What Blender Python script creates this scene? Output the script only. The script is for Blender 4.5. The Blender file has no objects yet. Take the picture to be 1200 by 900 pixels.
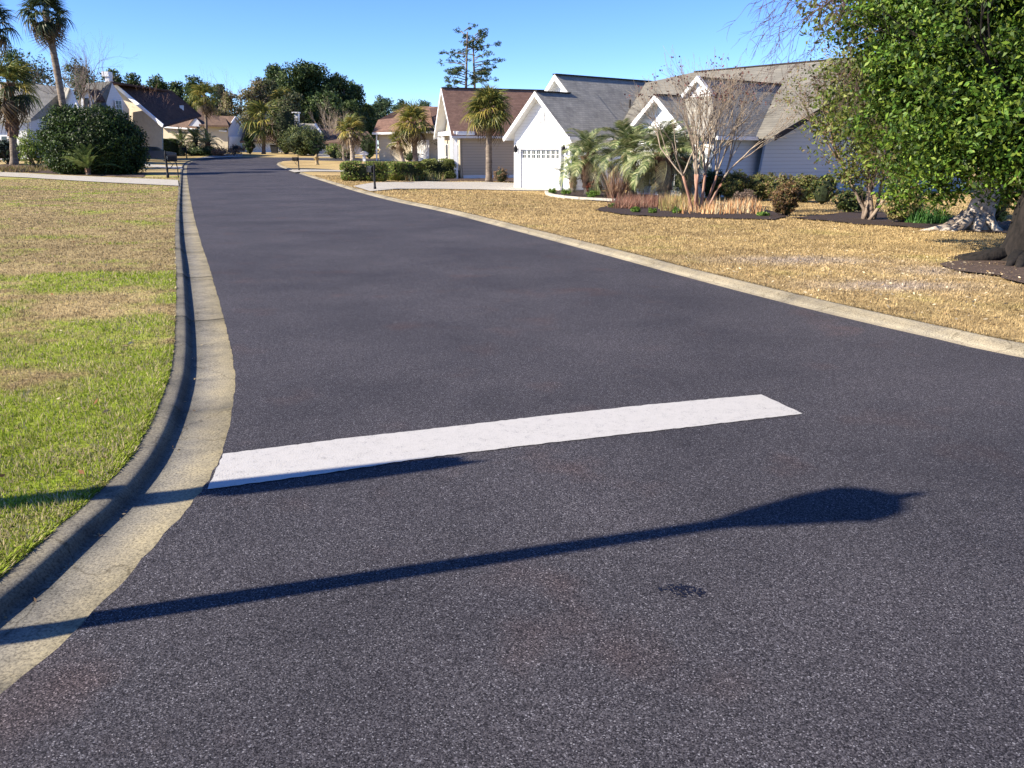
import bpy, math, random
import numpy as np
from mathutils import Vector, Matrix, geometry
random.seed(7); RNG = np.random.default_rng(7)
SC = bpy.context.scene
COL = SC.collection
# ---------------------------------------------------------------- camera, sky, sun
H = 1.65; PITCH = math.radians(16.45); FPX = 935.0
cam = bpy.data.cameras.new('camera'); co = bpy.data.objects.new('camera', cam); COL.objects.link(co)
co.location = (0, 0, H); co.rotation_euler = (math.pi/2 - PITCH, 0, 0)
cam.sensor_width = 36; cam.lens = 36*FPX/1200; cam.clip_start = .05; cam.clip_end = 5000
SC.camera = co
SUN_EL = math.radians(33); SUN_DIR = Vector((-.955, -.297, 0)).normalized()
sun_to = Vector((SUN_DIR.x*math.cos(SUN_EL), SUN_DIR.y*math.cos(SUN_EL), math.sin(SUN_EL)))
w = bpy.data.worlds.new('World'); SC.world = w; w.use_nodes = True
nt = w.node_tree; nt.nodes.clear()
sky = nt.nodes.new('ShaderNodeTexSky'); sky.sky_type = 'NISHITA'; sky.sun_disc = False
sky.sun_elevation = SUN_EL; sky.sun_rotation = math.atan2(SUN_DIR.x, SUN_DIR.y)
sky.air_density = 1.0; sky.dust_density = 0; sky.ozone_density = 7; sky.altitude = 2200
bg = nt.nodes.new('ShaderNodeBackground'); bg.inputs[1].default_value = .108
wo = nt.nodes.new('ShaderNodeOutputWorld')
hsv = nt.nodes.new('ShaderNodeHueSaturation'); hsv.inputs['Saturation'].default_value = 1.10; hsv.inputs['Hue'].default_value = .513
nt.links.new(sky.outputs[0], hsv.inputs['Color']); nt.links.new(hsv.outputs[0], bg.inputs[0]); nt.links.new(bg.outputs[0], wo.inputs[0])
sl = bpy.data.lights.new('sun', 'SUN'); sl.energy = 5.0; sl.angle = math.radians(.53); sl.color = (1, .905, .765)
so = bpy.data.objects.new('sun', sl); COL.objects.link(so); so.location = (-20, -8, 15)
so.rotation_euler = (-sun_to).to_track_quat('-Z', 'Y').to_euler()
SC.view_settings.view_transform = 'Standard'; SC.view_settings.look = 'None'
SC.view_settings.exposure = 1.26; SC.view_settings.gamma = 1
SC.cycles.max_bounces = 6; SC.cycles.transparent_max_bounces = 8
# ---------------------------------------------------------------- terrain and pixel helpers
def _table():
    ys = np.arange(-60, 2600, 1.0)
    k = [(-60, 0), (10, 0), (30, -.18), (45, -.27), (60, -.22), (80, .05), (100, .5), (125, 1.0), (160, 1.3), (250, 1.6), (2600, 1.6)]
    z = np.interp(ys, [a for a, b in k], [b for a, b in k])
    z = np.convolve(np.pad(z, 5, 'edge'), np.ones(11)/11, 'valid')
    return ys, z
TY, TZ = _table()
def S(t):
    t = np.clip(t, 0, 1); return t*t*(3-2*t)
def gz(x, y):
    z = np.interp(y, TY, TZ)
    z = z - .28*S((x-(6.5-.39*y)-2)/9.0)*S((y-14)/22.0)*S((95-y)/25.0)
    z = z + .75*S((-(x)-(2+.36*y)-2)/14.0)*S((y-52)/30.0)*S((190-y)/60)
    return z
_c, _s = math.cos(PITCH), math.sin(PITCH)
def ray(px, py):
    x = px-600; d = py-450
    return x, (-d*_s + FPX*_c), -(d*_c + FPX*_s)
LAWN = .05
def at(px, py, dz=0.0):
    rx, ry, rz = ray(px, py)
    t = (H)/(-rz) if rz < 0 else .3
    lo, hi = .0005, .32
    n = 4000
    ts = np.exp(np.linspace(math.log(lo), math.log(hi), n))
    f = H + rz*ts - (gz(rx*ts, ry*ts) + dz)
    i = int(np.argmax(f < 0)) if (f < 0).any() else n-1
    a, b = ts[max(i-1, 0)], ts[i]
    for _ in range(30):
        m = (a+b)/2
        if H + rz*m - (float(gz(rx*m, ry*m)) + dz) > 0: a = m
        else: b = m
    return Vector((rx*a, ry*a, H+rz*a))
def P(px, py, Y):
    rx, ry, rz = ray(px, py); t = Y/ry
    return Vector((rx*t, Y, H+rz*t))
def G(px, py): return at(px, py, LAWN)
def onlawn(x, y, dz=LAWN): return Vector((x, y, float(gz(x, y))+dz))
# ---------------------------------------------------------------- objects
def tag(o, label=None, cat=None, group=None, kind=None):
    if label: o['label'] = label
    if cat: o['category'] = cat
    if group: o['group'] = group
    if kind: o['kind'] = kind
    return o
def empty(name, loc, label=None, cat=None, group=None, kind=None):
    o = bpy.data.objects.new(name, None); COL.objects.link(o); o.location = loc; o.empty_display_size = .2
    return tag(o, label, cat, group, kind)
class MB:
    def __init__(s): s.v = []; s.f = []; s.sm = False
    def poly(s, pts):
        n = len(s.v); s.v += [tuple(p) for p in pts]; s.f.append(tuple(range(n, n+len(pts)))); return s
    def box(s, c, d, M=None):
        n = len(s.v); c = Vector(c)
        for dx in (-.5, .5):
            for dy in (-.5, .5):
                for dz in (-.5, .5):
                    q = Vector((dx*d[0], dy*d[1], dz*d[2]))
                    if M is not None: q = M @ q
                    s.v.append(tuple(q+c))
        for f in ((0,1,3,2),(4,6,7,5),(0,4,5,1),(2,3,7,6),(0,2,6,4),(1,5,7,3)): s.f.append(tuple(n+i for i in f))
        return s
    def prism(s, pts, ext):
        n = len(s.v); k = len(pts); e = Vector(ext)
        s.v += [tuple(Vector(p)) for p in pts] + [tuple(Vector(p)+e) for p in pts]
        s.f.append(tuple(range(n, n+k))); s.f.append(tuple(range(n+2*k-1, n+k-1, -1)))
        for i in range(k): j = (i+1) % k; s.f.append((n+i, n+k+i, n+k+j, n+j))
        return s
    def tube(s, pts, rs, sides=6, cap=True, jit=0):
        pts = [Vector(p) for p in pts]
        if not hasattr(rs, '__len__'): rs = [rs]*len(pts)
        n0 = len(s.v); up = Vector((0, 0, 1))
        for i, p in enumerate(pts):
            d = (pts[min(i+1, len(pts)-1)]-pts[max(i-1, 0)])
            if d.length < 1e-9: d = up
            d.normalize()
            a = d.cross(up) if abs(d.z) < .9 else d.cross(Vector((1, 0, 0)))
            a.normalize(); b = d.cross(a)
            for k in range(sides):
                t = 2*math.pi*k/sides; r = rs[i]*(1+random.uniform(-jit, jit))
                s.v.append(tuple(p+a*(math.cos(t)*r)+b*(math.sin(t)*r)))
        for i in range(len(pts)-1):
            for k in range(sides):
                k2 = (k+1) % sides
                s.f.append((n0+i*sides+k, n0+i*sides+k2, n0+(i+1)*sides+k2, n0+(i+1)*sides+k))
        if cap:
            s.f.append(tuple(n0+k for k in range(sides-1, -1, -1)))
            m = n0+(len(pts)-1)*sides; s.f.append(tuple(m+k for k in range(sides)))
        return s
    def lathe(s, c, prof, sides=16):
        n0 = len(s.v); c = Vector(c)
        for r, z in prof:
            for k in range(sides):
                t = 2*math.pi*k/sides; s.v.append((c.x+r*math.cos(t), c.y+r*math.sin(t), c.z+z))
        for i in range(len(prof)-1):
            for k in range(sides):
                k2 = (k+1) % sides
                s.f.append((n0+i*sides+k, n0+i*sides+k2, n0+(i+1)*sides+k2, n0+(i+1)*sides+k))
        s.f.append(tuple(n0+k for k in range(sides-1, -1, -1))); m = n0+(len(prof)-1)*sides
        s.f.append(tuple(m+k for k in range(sides)))
        return s
    def mesh(s, name, mat, smooth=False):
        me = bpy.data.meshes.new(name); me.from_pydata(s.v, [], s.f); me.validate()
        if mat: me.materials.append(mat)
        if smooth:
            me.polygons.foreach_set('use_smooth', [True]*len(me.polygons))
        me.update(); return me
    def build(s, name, mat, parent=None, smooth=False, local=False):
        """verts are world coordinates unless local; child origin stays at parent origin"""
        if parent is not None and not local:
            o = parent_origin(parent); s.v = [(a-o.x, b-o.y, c-o.z) for a, b, c in s.v]
        me = s.mesh(name, mat, smooth)
        return link(name, me, parent)
def parent_origin(p):
    o = Vector(p.location)
    while p.parent: p = p.parent; o = o + Vector(p.location)
    return o
def link(name, me, parent=None):
    o = bpy.data.objects.new(name, me); COL.objects.link(o)
    if parent is not None: o.parent = parent
    return o
def np_mesh(name, V, F, mat, col=None, smooth=False, nv=4):
    """V (N,3), F (M,nv) ints"""
    me = bpy.data.meshes.new(name); V = np.asarray(V, dtype=np.float32); F = np.asarray(F, dtype=np.int32)
    me.vertices.add(len(V)); me.vertices.foreach_set('co', V.ravel())
    me.loops.add(F.size); me.loops.foreach_set('vertex_index', F.ravel())
    me.polygons.add(len(F)); me.polygons.foreach_set('loop_start', np.arange(0, F.size, nv, dtype=np.int32))
    me.update(calc_edges=True)
    if smooth: me.polygons.foreach_set('use_smooth', np.ones(len(F), dtype=bool))
    if col is not None:
        a = me.color_attributes.new('Col', 'FLOAT_COLOR', 'POINT')
        c = np.ones((len(V), 4), dtype=np.float32); c[:, :3] = col; a.data.foreach_set('color', c.ravel())
    if mat: me.materials.append(mat)
    return me
# value noise
def vnoise(x, y, seed=0):
    xi = np.floor(x).astype(np.int64); yi = np.floor(y).astype(np.int64); xf = x-xi; yf = y-yi
    def h(a, b):
        n = (a*374761393 + b*668265263 + seed*974634777) & 0xffffffff
        n = ((n ^ (n >> 13))*1274126177) & 0xffffffff
        return ((n ^ (n >> 16)) & 0xffff)/65535.0
    u = xf*xf*(3-2*xf); v = yf*yf*(3-2*yf)
    return (h(xi, yi)*(1-u)+h(xi+1, yi)*u)*(1-v) + (h(xi, yi+1)*(1-u)+h(xi+1, yi+1)*u)*v
def fbm(x, y, seed=0, o=4):
    s = 0; a = .5; t = 0
    for i in range(o):
        s = s + a*vnoise(x*2**i, y*2**i, seed+i); t += a; a *= .55
    return s/t
# ---------------------------------------------------------------- materials
def newmat(name):
    m = bpy.data.materials.new(name); m.use_nodes = True; n = m.node_tree
    return m, n, n.nodes, n.links, n.nodes['Principled BSDF']
def N(nodes, t, **kw):
    n = nodes.new(t)
    for k, v in kw.items():
        if k.startswith('i_'):
            key = k[2:]; key = int(key) if key.isdigit() else key.replace('_', ' ')
            n.inputs[key].default_value = v
        else: setattr(n, k, v)
    return n
def ramp(nodes, stops):
    r = nodes.new('ShaderNodeValToRGB'); e = r.color_ramp.elements
    while len(e) < len(stops): e.new(.5)
    for i, (p, c) in enumerate(stops): e[i].position = p; e[i].color = (*c, 1)
    return r
def mat(name, c1, c2=None, scale=3.0, rough=.8, bump=0, bscale=None, spec=.3, metal=0, stretch=None, detail=5):
    m, n, nd, lk, b = newmat(name); c2 = c2 or tuple(v*.75 for v in c1)
    tc = N(nd, 'ShaderNodeTexCoord'); mp = N(nd, 'ShaderNodeMapping')
    if stretch: mp.inputs['Scale'].default_value = stretch
    lk.new(tc.outputs['Object'], mp.inputs[0])
    ns = N(nd, 'ShaderNodeTexNoise', i_Scale=scale, i_Detail=detail, i_Roughness=.6); lk.new(mp.outputs[0], ns.inputs['Vector'])
    r = ramp(nd, [(.35, c2), (.65, c1)]); lk.new(ns.outputs[0], r.inputs[0]); lk.new(r.outputs[0], b.inputs['Base Color'])
    b.inputs['Roughness'].default_value = rough; b.inputs['Metallic'].default_value = metal
    b.inputs['Specular IOR Level'].default_value = spec
    if bump:
        n2 = N(nd, 'ShaderNodeTexNoise', i_Scale=bscale or scale*4, i_Detail=6); lk.new(mp.outputs[0], n2.inputs['Vector'])
        bp = N(nd, 'ShaderNodeBump', i_Strength=bump, i_Distance=.02); lk.new(n2.outputs[0], bp.inputs['Height']); lk.new(bp.outputs[0], b.inputs['Normal'])
    return m
def leafmat(name, trans=.35, rough=.55, randomize=0, spec=.22, albedo=.92):
    m, n, nd, lk, b = newmat(name)
    a = N(nd, 'ShaderNodeAttribute', attribute_name='Col'); src = a.outputs['Color']
    dk = N(nd, 'ShaderNodeMix', data_type='RGBA', blend_type='MULTIPLY'); dk.inputs[0].default_value = 1; lk.new(src, dk.inputs[6]); dk.inputs[7].default_value = (albedo, albedo, albedo, 1); src = dk.outputs[2]
    if randomize:
        oi = N(nd, 'ShaderNodeObjectInfo'); hs = N(nd, 'ShaderNodeHueSaturation')
        mr = N(nd, 'ShaderNodeMapRange', i_3=1-randomize, i_4=1+randomize); lk.new(oi.outputs['Random'], mr.inputs[0])
        lk.new(mr.outputs[0], hs.inputs['Value']); lk.new(src, hs.inputs['Color']); src = hs.outputs[0]
    lk.new(src, b.inputs['Base Color']); b.inputs['Roughness'].default_value = rough; b.inputs['Specular IOR Level'].default_value = spec
    t = N(nd, 'ShaderNodeBsdfTranslucent'); mx = N(nd, 'ShaderNodeMixShader', i_0=trans)
    lk.new(src, t.inputs[0]); lk.new(b.outputs[0], mx.inputs[1]); lk.new(t.outputs[0], mx.inputs[2])
    lk.new(mx.outputs[0], nd['Material Output'].inputs[0])
    return m
M = {}
M['leaf'] = leafmat('leaf', albedo=1.2); M['gloss_leaf'] = leafmat('glossy_leaf', .3, .5, 0, .25, .85)
M['frond'] = leafmat('palm_frond', .25, .45, .25); M['grass'] = leafmat('grass_blade', .3, .8, 0, .08, 1)
M['petal'] = leafmat('dry_leaf', .25, .8, 0, .1, .9)
def asphalt():
    m, n, nd, lk, b = newmat('asphalt'); tc = N(nd, 'ShaderNodeTexCoord')
    v = N(nd, 'ShaderNodeTexVoronoi', i_Scale=235.0); lk.new(tc.outputs['Object'], v.inputs['Vector'])
    r = ramp(nd, [(0, (.009, .0086, .0098)), (.35, (.032, .0303, .0340)), (.75, (.066, .0615, .066)), (.95, (.108, .103, .109)), (1, (.23, .225, .235))])
    rgb = N(nd, 'ShaderNodeSeparateColor'); lk.new(v.outputs['Color'], rgb.inputs[0]); lk.new(rgb.outputs[0], r.inputs[0])
    big = N(nd, 'ShaderNodeTexNoise', i_Scale=.42, i_Detail=8, i_Roughness=.66); lk.new(tc.outputs['Object'], big.inputs['Vector'])
    rb = ramp(nd, [(.32, (.70, .70, .73)), (.5, (1, .99, 1)), (.68, (1.28, 1.25, 1.24))]); lk.new(big.outputs[0], rb.inputs[0])
    mx = N(nd, 'ShaderNodeMix', data_type='RGBA', blend_type='MULTIPLY'); mx.inputs[0].default_value = 1
    lk.new(r.outputs[0], mx.inputs[6]); lk.new(rb.outputs[0], mx.inputs[7])
    # reddish rust stains
    rn = N(nd, 'ShaderNodeTexNoise', i_Scale=1.7, i_Detail=3); 
    mp = N(nd, 'ShaderNodeMapping'); mp.inputs['Location'].default_value = (31, 7, 2); lk.new(tc.outputs['Object'], mp.inputs[0]); lk.new(mp.outputs[0], rn.inputs['Vector'])
    rr = ramp(nd, [(.58, (0, 0, 0)), (.76, (.5, .5, .5))]); lk.new(rn.outputs[0], rr.inputs[0])
    mx2 = N(nd, 'ShaderNodeMix', data_type='RGBA', blend_type='MIX'); lk.new(rr.outputs[0], mx2.inputs[0])
    lk.new(mx.outputs[2], mx2.inputs[6]); mx3 = N(nd, 'ShaderNodeMix', data_type='RGBA', blend_type='MULTIPLY'); mx3.inputs[0].default_value = 1
    lk.new(mx.outputs[2], mx3.inputs[6]); mx3.inputs[7].default_value = (1.35, 1.0, .85, 1); lk.new(mx3.outputs[2], mx2.inputs[7])
    lk.new(mx2.outputs[2], b.inputs['Base Color'])
    b.inputs['Roughness'].default_value = .8; b.inputs['Specular IOR Level'].default_value = .12
    v2 = N(nd, 'ShaderNodeTexNoise', i_Scale=160.0, i_Detail=3, i_Roughness=.7); lk.new(tc.outputs['Object'], v2.inputs['Vector'])
    bp = N(nd, 'ShaderNodeBump', i_Strength=.9, i_Distance=.005); lk.new(v2.outputs[0], bp.inputs['Height']); lk.new(bp.outputs[0], b.inputs['Normal'])
    return m
M['asphalt'] = asphalt()
def paint():
    m, n, nd, lk, b = newmat('road_paint'); tc = N(nd, 'ShaderNodeTexCoord')
    a = N(nd, 'ShaderNodeTexNoise', i_Scale=120.0, i_Detail=3); lk.new(tc.outputs['Object'], a.inputs['Vector'])
    c = N(nd, 'ShaderNodeTexNoise', i_Scale=16.0, i_Detail=9, i_Roughness=.75); lk.new(tc.outputs['Object'], c.inputs['Vector'])
    ad = N(nd, 'ShaderNodeMath', operation='MULTIPLY'); lk.new(a.outputs[0], ad.inputs[0]); lk.new(c.outputs[0], ad.inputs[1])
    r = ramp(nd, [(.125, (.16, .155, .155)), (.175, (.39, .372, .335)), (.3, (.44, .42, .38))]); lk.new(ad.outputs[0], r.inputs[0]); lk.new(r.outputs[0], b.inputs['Base Color'])
    b.inputs['Roughness'].default_value = .6
    bp = N(nd, 'ShaderNodeBump', i_Strength=.5, i_Distance=.004); lk.new(a.outputs[0], bp.inputs['Height']); lk.new(bp.outputs[0], b.inputs['Normal'])
    return m
M['paint'] = paint()
def concrete(name, c1, c2, c3, tint=False):
    m, n, nd, lk, b = newmat(name); tc = N(nd, 'ShaderNodeTexCoord')
    a = N(nd, 'ShaderNodeTexNoise', i_Scale=3.2, i_Detail=9, i_Roughness=.72); lk.new(tc.outputs['Object'], a.inputs['Vector'])
    r = ramp(nd, [(.3, c3), (.5, c2), (.7, c1)]); lk.new(a.outputs[0], r.inputs[0])
    f = N(nd, 'ShaderNodeTexNoise', i_Scale=90.0, i_Detail=4, i_Roughness=.7); lk.new(tc.outputs['Object'], f.inputs['Vector'])
    rf = ramp(nd, [(.36, (.5, .5, .5)), (.5, (1, 1, 1)), (.68, (1.35, 1.35, 1.3))]); lk.new(f.outputs[0], rf.inputs[0])
    mx = N(nd, 'ShaderNodeMix', data_type='RGBA', blend_type='MULTIPLY'); mx.inputs[0].default_value = 1
    lk.new(r.outputs[0], mx.inputs[6]); lk.new(rf.outputs[0], mx.inputs[7]); lk.new(mx.outputs[2], b.inputs['Base Color'])
    vc = N(nd, 'ShaderNodeTexVoronoi', feature='DISTANCE_TO_EDGE', i_Scale=.8); wn = N(nd, 'ShaderNodeTexNoise', i_Scale=5.0, i_Detail=5)
    lk.new(tc.outputs['Object'], wn.inputs['Vector']); va = N(nd, 'ShaderNodeVectorMath', operation='MULTIPLY_ADD'); va.inputs[1].default_value = (.35, .35, .35)
    lk.new(wn.outputs['Color'], va.inputs[0]); lk.new(tc.outputs['Object'], va.inputs[2]); lk.new(va.outputs[0], vc.inputs['Vector'])
    rc = ramp(nd, [(.0, (.35, .33, .3)), (.006, (1, 1, 1))]); lk.new(vc.outputs['Distance'], rc.inputs[0])
    m4 = N(nd, 'ShaderNodeMix', data_type='RGBA', blend_type='MULTIPLY'); m4.inputs[0].default_value = .75
    lk.new(mx.outputs[2], m4.inputs[6]); lk.new(rc.outputs[0], m4.inputs[7]); mx = m4; lk.new(mx.outputs[2], b.inputs['Base Color'])
    if tint:
        at_ = N(nd, 'ShaderNodeAttribute', attribute_name='Col'); m2 = N(nd, 'ShaderNodeMix', data_type='RGBA', blend_type='MULTIPLY'); m2.inputs[0].default_value = 1
        lk.new(mx.outputs[2], m2.inputs[6]); lk.new(at_.outputs['Color'], m2.inputs[7]); lk.new(m2.outputs[2], b.inputs['Base Color'])
    b.inputs['Roughness'].default_value = .9; b.inputs['Specular IOR Level'].default_value = .15
    bp = N(nd, 'ShaderNodeBump', i_Strength=.6, i_Distance=.004); lk.new(f.outputs[0], bp.inputs['Height']); lk.new(bp.outputs[0], b.inputs['Normal'])
    return m
M['curb'] = concrete('curb_concrete', (.27, .24, .175), (.205, .187, .15), (.115, .109, .095), True)
M['curbR'] = concrete('curb_concrete_pale', (.36, .31, .22), (.29, .255, .185), (.20, .18, .145), True)
M['drive'] = concrete('driveway_concrete', (.46, .42, .35), (.40, .37, .31), (.32, .30, .26))
M['edging'] = concrete('edging_concrete', (.5, .47, .4), (.44, .41, .34), (.36, .33, .28))
def lawnmat():
    m, n, nd, lk, b = newmat('lawn_thatch'); a = N(nd, 'ShaderNodeAttribute', attribute_name='Col'); tc = N(nd, 'ShaderNodeTexCoord')
    f = N(nd, 'ShaderNodeTexNoise', i_Scale=26.0, i_Detail=6, i_Roughness=.75); lk.new(tc.outputs['Object'], f.inputs['Vector'])
    rf = ramp(nd, [(.3, (.6, .58, .52)), (.72, (1.3, 1.28, 1.22))]); lk.new(f.outputs[0], rf.inputs[0])
    mx = N(nd, 'ShaderNodeMix', data_type='RGBA', blend_type='MULTIPLY'); mx.inputs[0].default_value = 1
    lk.new(a.outputs['Color'], mx.inputs[6]); lk.new(rf.outputs[0], mx.inputs[7]); lk.new(mx.outputs[2], b.inputs['Base Color'])
    b.inputs['Roughness'].default_value = .95; b.inputs['Specular IOR Level'].default_value = .08
    bp = N(nd, 'ShaderNodeBump', i_Strength=.8, i_Distance=.03); lk.new(f.outputs[0], bp.inputs['Height']); lk.new(bp.outputs[0], b.inputs['Normal'])
    return m
M['lawn'] = lawnmat()
M['ground'] = mat('ground_earth', (.22, .17, .10), (.13, .11, .06), 1.2, .95, .5, 8)
M['mulch'] = mat('mulch', (.06, .038, .027), (.02, .013, .01), 30, .95, 1.0, 60)
M['pine_straw'] = mat('pine_straw', (.11, .072, .05), (.04, .027, .02), 18, .95, .8, 40)
def shingle(name, c1, c2, c3):
    m, n, nd, lk, b = newmat(name); tc = N(nd, 'ShaderNodeTexCoord')
    sx = N(nd, 'ShaderNodeSeparateXYZ'); lk.new(tc.outputs['Object'], sx.inputs[0])
    cx = N(nd, 'ShaderNodeMath', operation='ADD'); lk.new(sx.outputs[0], cx.inputs[0]); lk.new(sx.outputs[1], cx.inputs[1])
    cb = N(nd, 'ShaderNodeCombineXYZ'); lk.new(cx.outputs[0], cb.inputs[0]); lk.new(sx.outputs[2], cb.inputs[1])
    br = N(nd, 'ShaderNodeTexBrick', i_Scale=1.0); br.inputs['Brick Width'].default_value = .32; br.inputs['Row Height'].default_value = .105; br.inputs['Mortar Size'].default_value = .006
    br.inputs['Color1'].default_value = (*c1, 1); br.inputs['Color2'].default_value = (*c2, 1); br.inputs['Mortar'].default_value = (*c3, 1); br.inputs['Mortar Smooth'].default_value = .3
    lk.new(cb.outputs[0], br.inputs['Vector'])
    f = N(nd, 'ShaderNodeTexNoise', i_Scale=1.1, i_Detail=8, i_Roughness=.7); lk.new(tc.outputs['Object'], f.inputs['Vector'])
    rf = ramp(nd, [(.3, (.75, .75, .75)), (.7, (1.25, 1.25, 1.22))]); lk.new(f.outputs[0], rf.inputs[0])
    mx = N(nd, 'ShaderNodeMix', data_type='RGBA', blend_type='MULTIPLY'); mx.inputs[0].default_value = 1
    lk.new(br.outputs[0], mx.inputs[6]); lk.new(rf.outputs[0], mx.inputs[7]); lk.new(mx.outputs[2], b.inputs['Base Color'])
    b.inputs['Roughness'].default_value = .92; b.inputs['Specular IOR Level'].default_value = .15
    bp = N(nd, 'ShaderNodeBump', i_Strength=.5, i_Distance=.015); lk.new(br.outputs[1], bp.inputs['Height']); bp.invert = True; lk.new(bp.outputs[0], b.inputs['Normal'])
    return m
M['sh_gray'] = shingle('grey_shingles', (.29, .275, .235), (.225, .215, .19), (.13, .125, .11))
M['sh_lgray'] = shingle('pale_grey_shingles', (.19, .178, .15), (.15, .142, .122), (.095, .088, .076))
M['sh_brown'] = shingle('brown_shingles', (.225, .135, .10), (.17, .10, .075), (.09, .055, .042))
M['sh_dbrown'] = shingle('dark_brown_shingles', (.10, .058, .042), (.075, .042, .033), (.035, .022, .018))
M['sh_tan'] = shingle('tan_shingles', (.16, .105, .075), (.125, .083, .06), (.06, .042, .034))
def siding(name, c1, c2, lap=.17):
    m, n, nd, lk, b = newmat(name); tc = N(nd, 'ShaderNodeTexCoord'); sx = N(nd, 'ShaderNodeSeparateXYZ'); lk.new(tc.outputs['Object'], sx.inputs[0])
    mu = N(nd, 'ShaderNodeMath', operation='MULTIPLY'); mu.inputs[1].default_value = 1/lap; lk.new(sx.outputs[2], mu.inputs[0])
    fr = N(nd, 'ShaderNodeMath', operation='FRACT'); lk.new(mu.outputs[0], fr.inputs[0])
    r = ramp(nd, [(0, c2), (.10, c2), (.16, c1), (1, c1)]); lk.new(fr.outputs[0], r.inputs[0]); lk.new(r.outputs[0], b.inputs['Base Color'])
    bp = N(nd, 'ShaderNodeBump', i_Strength=.6, i_Distance=.02); bp.invert = True; lk.new(fr.outputs[0], bp.inputs['Height']); lk.new(bp.outputs[0], b.inputs['Normal'])
    b.inputs['Roughness'].default_value = .7; return m
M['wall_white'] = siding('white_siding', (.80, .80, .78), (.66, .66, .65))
M['wall_shade_tone'] = siding('white_siding_shade_tone', (.40, .44, .48), (.30, .335, .37))  # white siding on walls turned from the sun, blue shade painted into the colour
M['wall_tan'] = siding('tan_siding', (.50, .41, .29), (.35, .28, .20), .19)
M['wall_cream'] = siding('cream_siding', (.56, .48, .33), (.46, .39, .27))
M['trim'] = mat('white_trim', (.8, .8, .78), (.72, .72, .7), 2, .5)
M['stucco'] = mat('cream_stucco', (.46, .395, .285), (.40, .34, .245), 3, .9, .3, 30)
M['ltgray_wall'] = siding('pale_grey_siding', (.55, .56, .58), (.45, .46, .48))
M['glass'] = mat('window_glass', (.03, .04, .05), (.02, .03, .035), 1, .08, spec=.8)
M['black'] = mat('black_iron', (.009, .009, .010), (.014, .014, .016), 6, .6, spec=.2)
M['dark_trim'] = mat('dark_ridge_cap', (.04, .035, .032), (.025, .02, .02), 8, .9)
M['bark'] = mat('bark', (.16, .125, .095), (.06, .045, .035), 9, .95, 1, 22, stretch=(1, 1, .35))
M['bark_dark'] = mat('dark_bark', (.022, .017, .014), (.006, .005, .004), 14, .95, 1, 20, stretch=(1, 1, .4))
M['bark_pale'] = mat('pale_bark', (.52, .45, .37), (.17, .13, .10), 6, .95, 1, 14)
M['bark_red'] = mat('crape_bark', (.42, .27, .19), (.22, .10, .065), 5, .7, .3, 12, stretch=(1, 1, .3))
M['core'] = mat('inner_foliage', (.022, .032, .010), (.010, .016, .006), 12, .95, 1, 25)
M['twig'] = mat('pale_twigs', (.38, .31, .23), (.23, .18, .135), 5, .9)
M['twig_gray'] = mat('grey_twigs', (.20, .165, .14), (.12, .095, .08), 5, .9)
M['twig_gray2'] = mat('tan_grey_twigs', (.30, .235, .17), (.16, .115, .085), 5, .9)
M['twig_dark'] = mat('brown_twigs', (.13, .085, .075), (.08, .05, .045), 5, .9)
M['palm_trunk'] = mat('palm_trunk', (.25, .20, .155), (.10, .078, .06), 3, .95, 1, 9, stretch=(1, 1, 3.5))
M['palm_boots'] = mat('palm_boots', (.20, .12, .075), (.07, .042, .03), 7, .95, 1, 12)
M['car'] = mat('dark_car_paint', (.025, .032, .06), (.02, .026, .05), 1, .18, spec=.7)
M['rubber'] = mat('rubber', (.015, .015, .015), (.02, .02, .02), 4, .8)
M['chrome'] = mat('chrome', (.6, .6, .6), (.5, .5, .5), 2, .2, metal=1)
M['hydrant'] = mat('hydrant_paint', (.30, .22, .09), (.2, .14, .07), 5, .5)
M['red_plaque'] = mat('sign_red', (.5, .02, .02), (.42, .02, .02), 2, .45)
M['alum'] = mat('aluminium', (.5, .5, .5), (.42, .42, .42), 4, .35, metal=.9)
M['lamp_glass'] = mat('frosted_lamp_glass', (.5, .5, .46), (.42, .42, .4), 3, .4)
M['lead'] = mat('utility_grey', (.3, .31, .31), (.24, .25, .25), 3, .6)
M['tar'] = mat('tar', (.006, .006, .012), (.012, .012, .018), 40, .5)
# ---------------------------------------------------------------- road edges
def smooth_line(pts, step):
    pts = [Vector((p[0], p[1])) for p in pts]; out = []
    q = [pts[0]*2-pts[1]]+pts+[pts[-1]*2-pts[-2]]
    for i in range(1, len(q)-2):
        a, b, c, d = q[i-1], q[i], q[i+1], q[i+2]
        for k in range(24):
            t = k/24
            out.append(.5*((2*b)+(c-a)*t+(2*a-5*b+4*c-d)*t*t+(3*b-a-3*c+d)*t**3))
    out.append(q[-2])
    # resample with step growing with distance
    res = [out[0]]; acc = 0
    for i in range(1, len(out)):
        acc += (out[i]-out[i-1]).length
        st = step*max(1, out[i].length/8)
        if acc >= st: res.append(out[i]); acc = 0
    if (res[-1]-out[-1]).length > .01: res.append(out[-1])
    return res
Lpx = [(0, 818), (60, 765), (130, 700), (182, 640), (232, 583), (262, 528), (274, 470), (274, 425), (262, 370), (246, 315), (233, 275), (224, 238), (220, 212), (219, 200), (221, 192), (232, 187.5), (255, 185.5), (300, 184.8)]
L_w = [(-4.6, -3.2), (-2.9, -1.2), (-2.0, .6)] + [(p.x, p.y) for p in (at(*q) for q in Lpx)]
L_w += [(-12, 97.5), (5, 99), (30, 104), (60, 112)]
Rpx = [(1200, 421), (1100, 399), (1000, 376), (900, 351), (800, 324.5), (700, 297), (600, 270), (520, 249), (460, 236), (420, 225.5), (380, 213), (345, 201.5), (326, 194.5)]
R_w = [(9.5, -6), (7.6, -.5), (6.0, 3.6)] + [(p.x, p.y) for p in (at(*q) for q in Rpx)]
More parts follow.
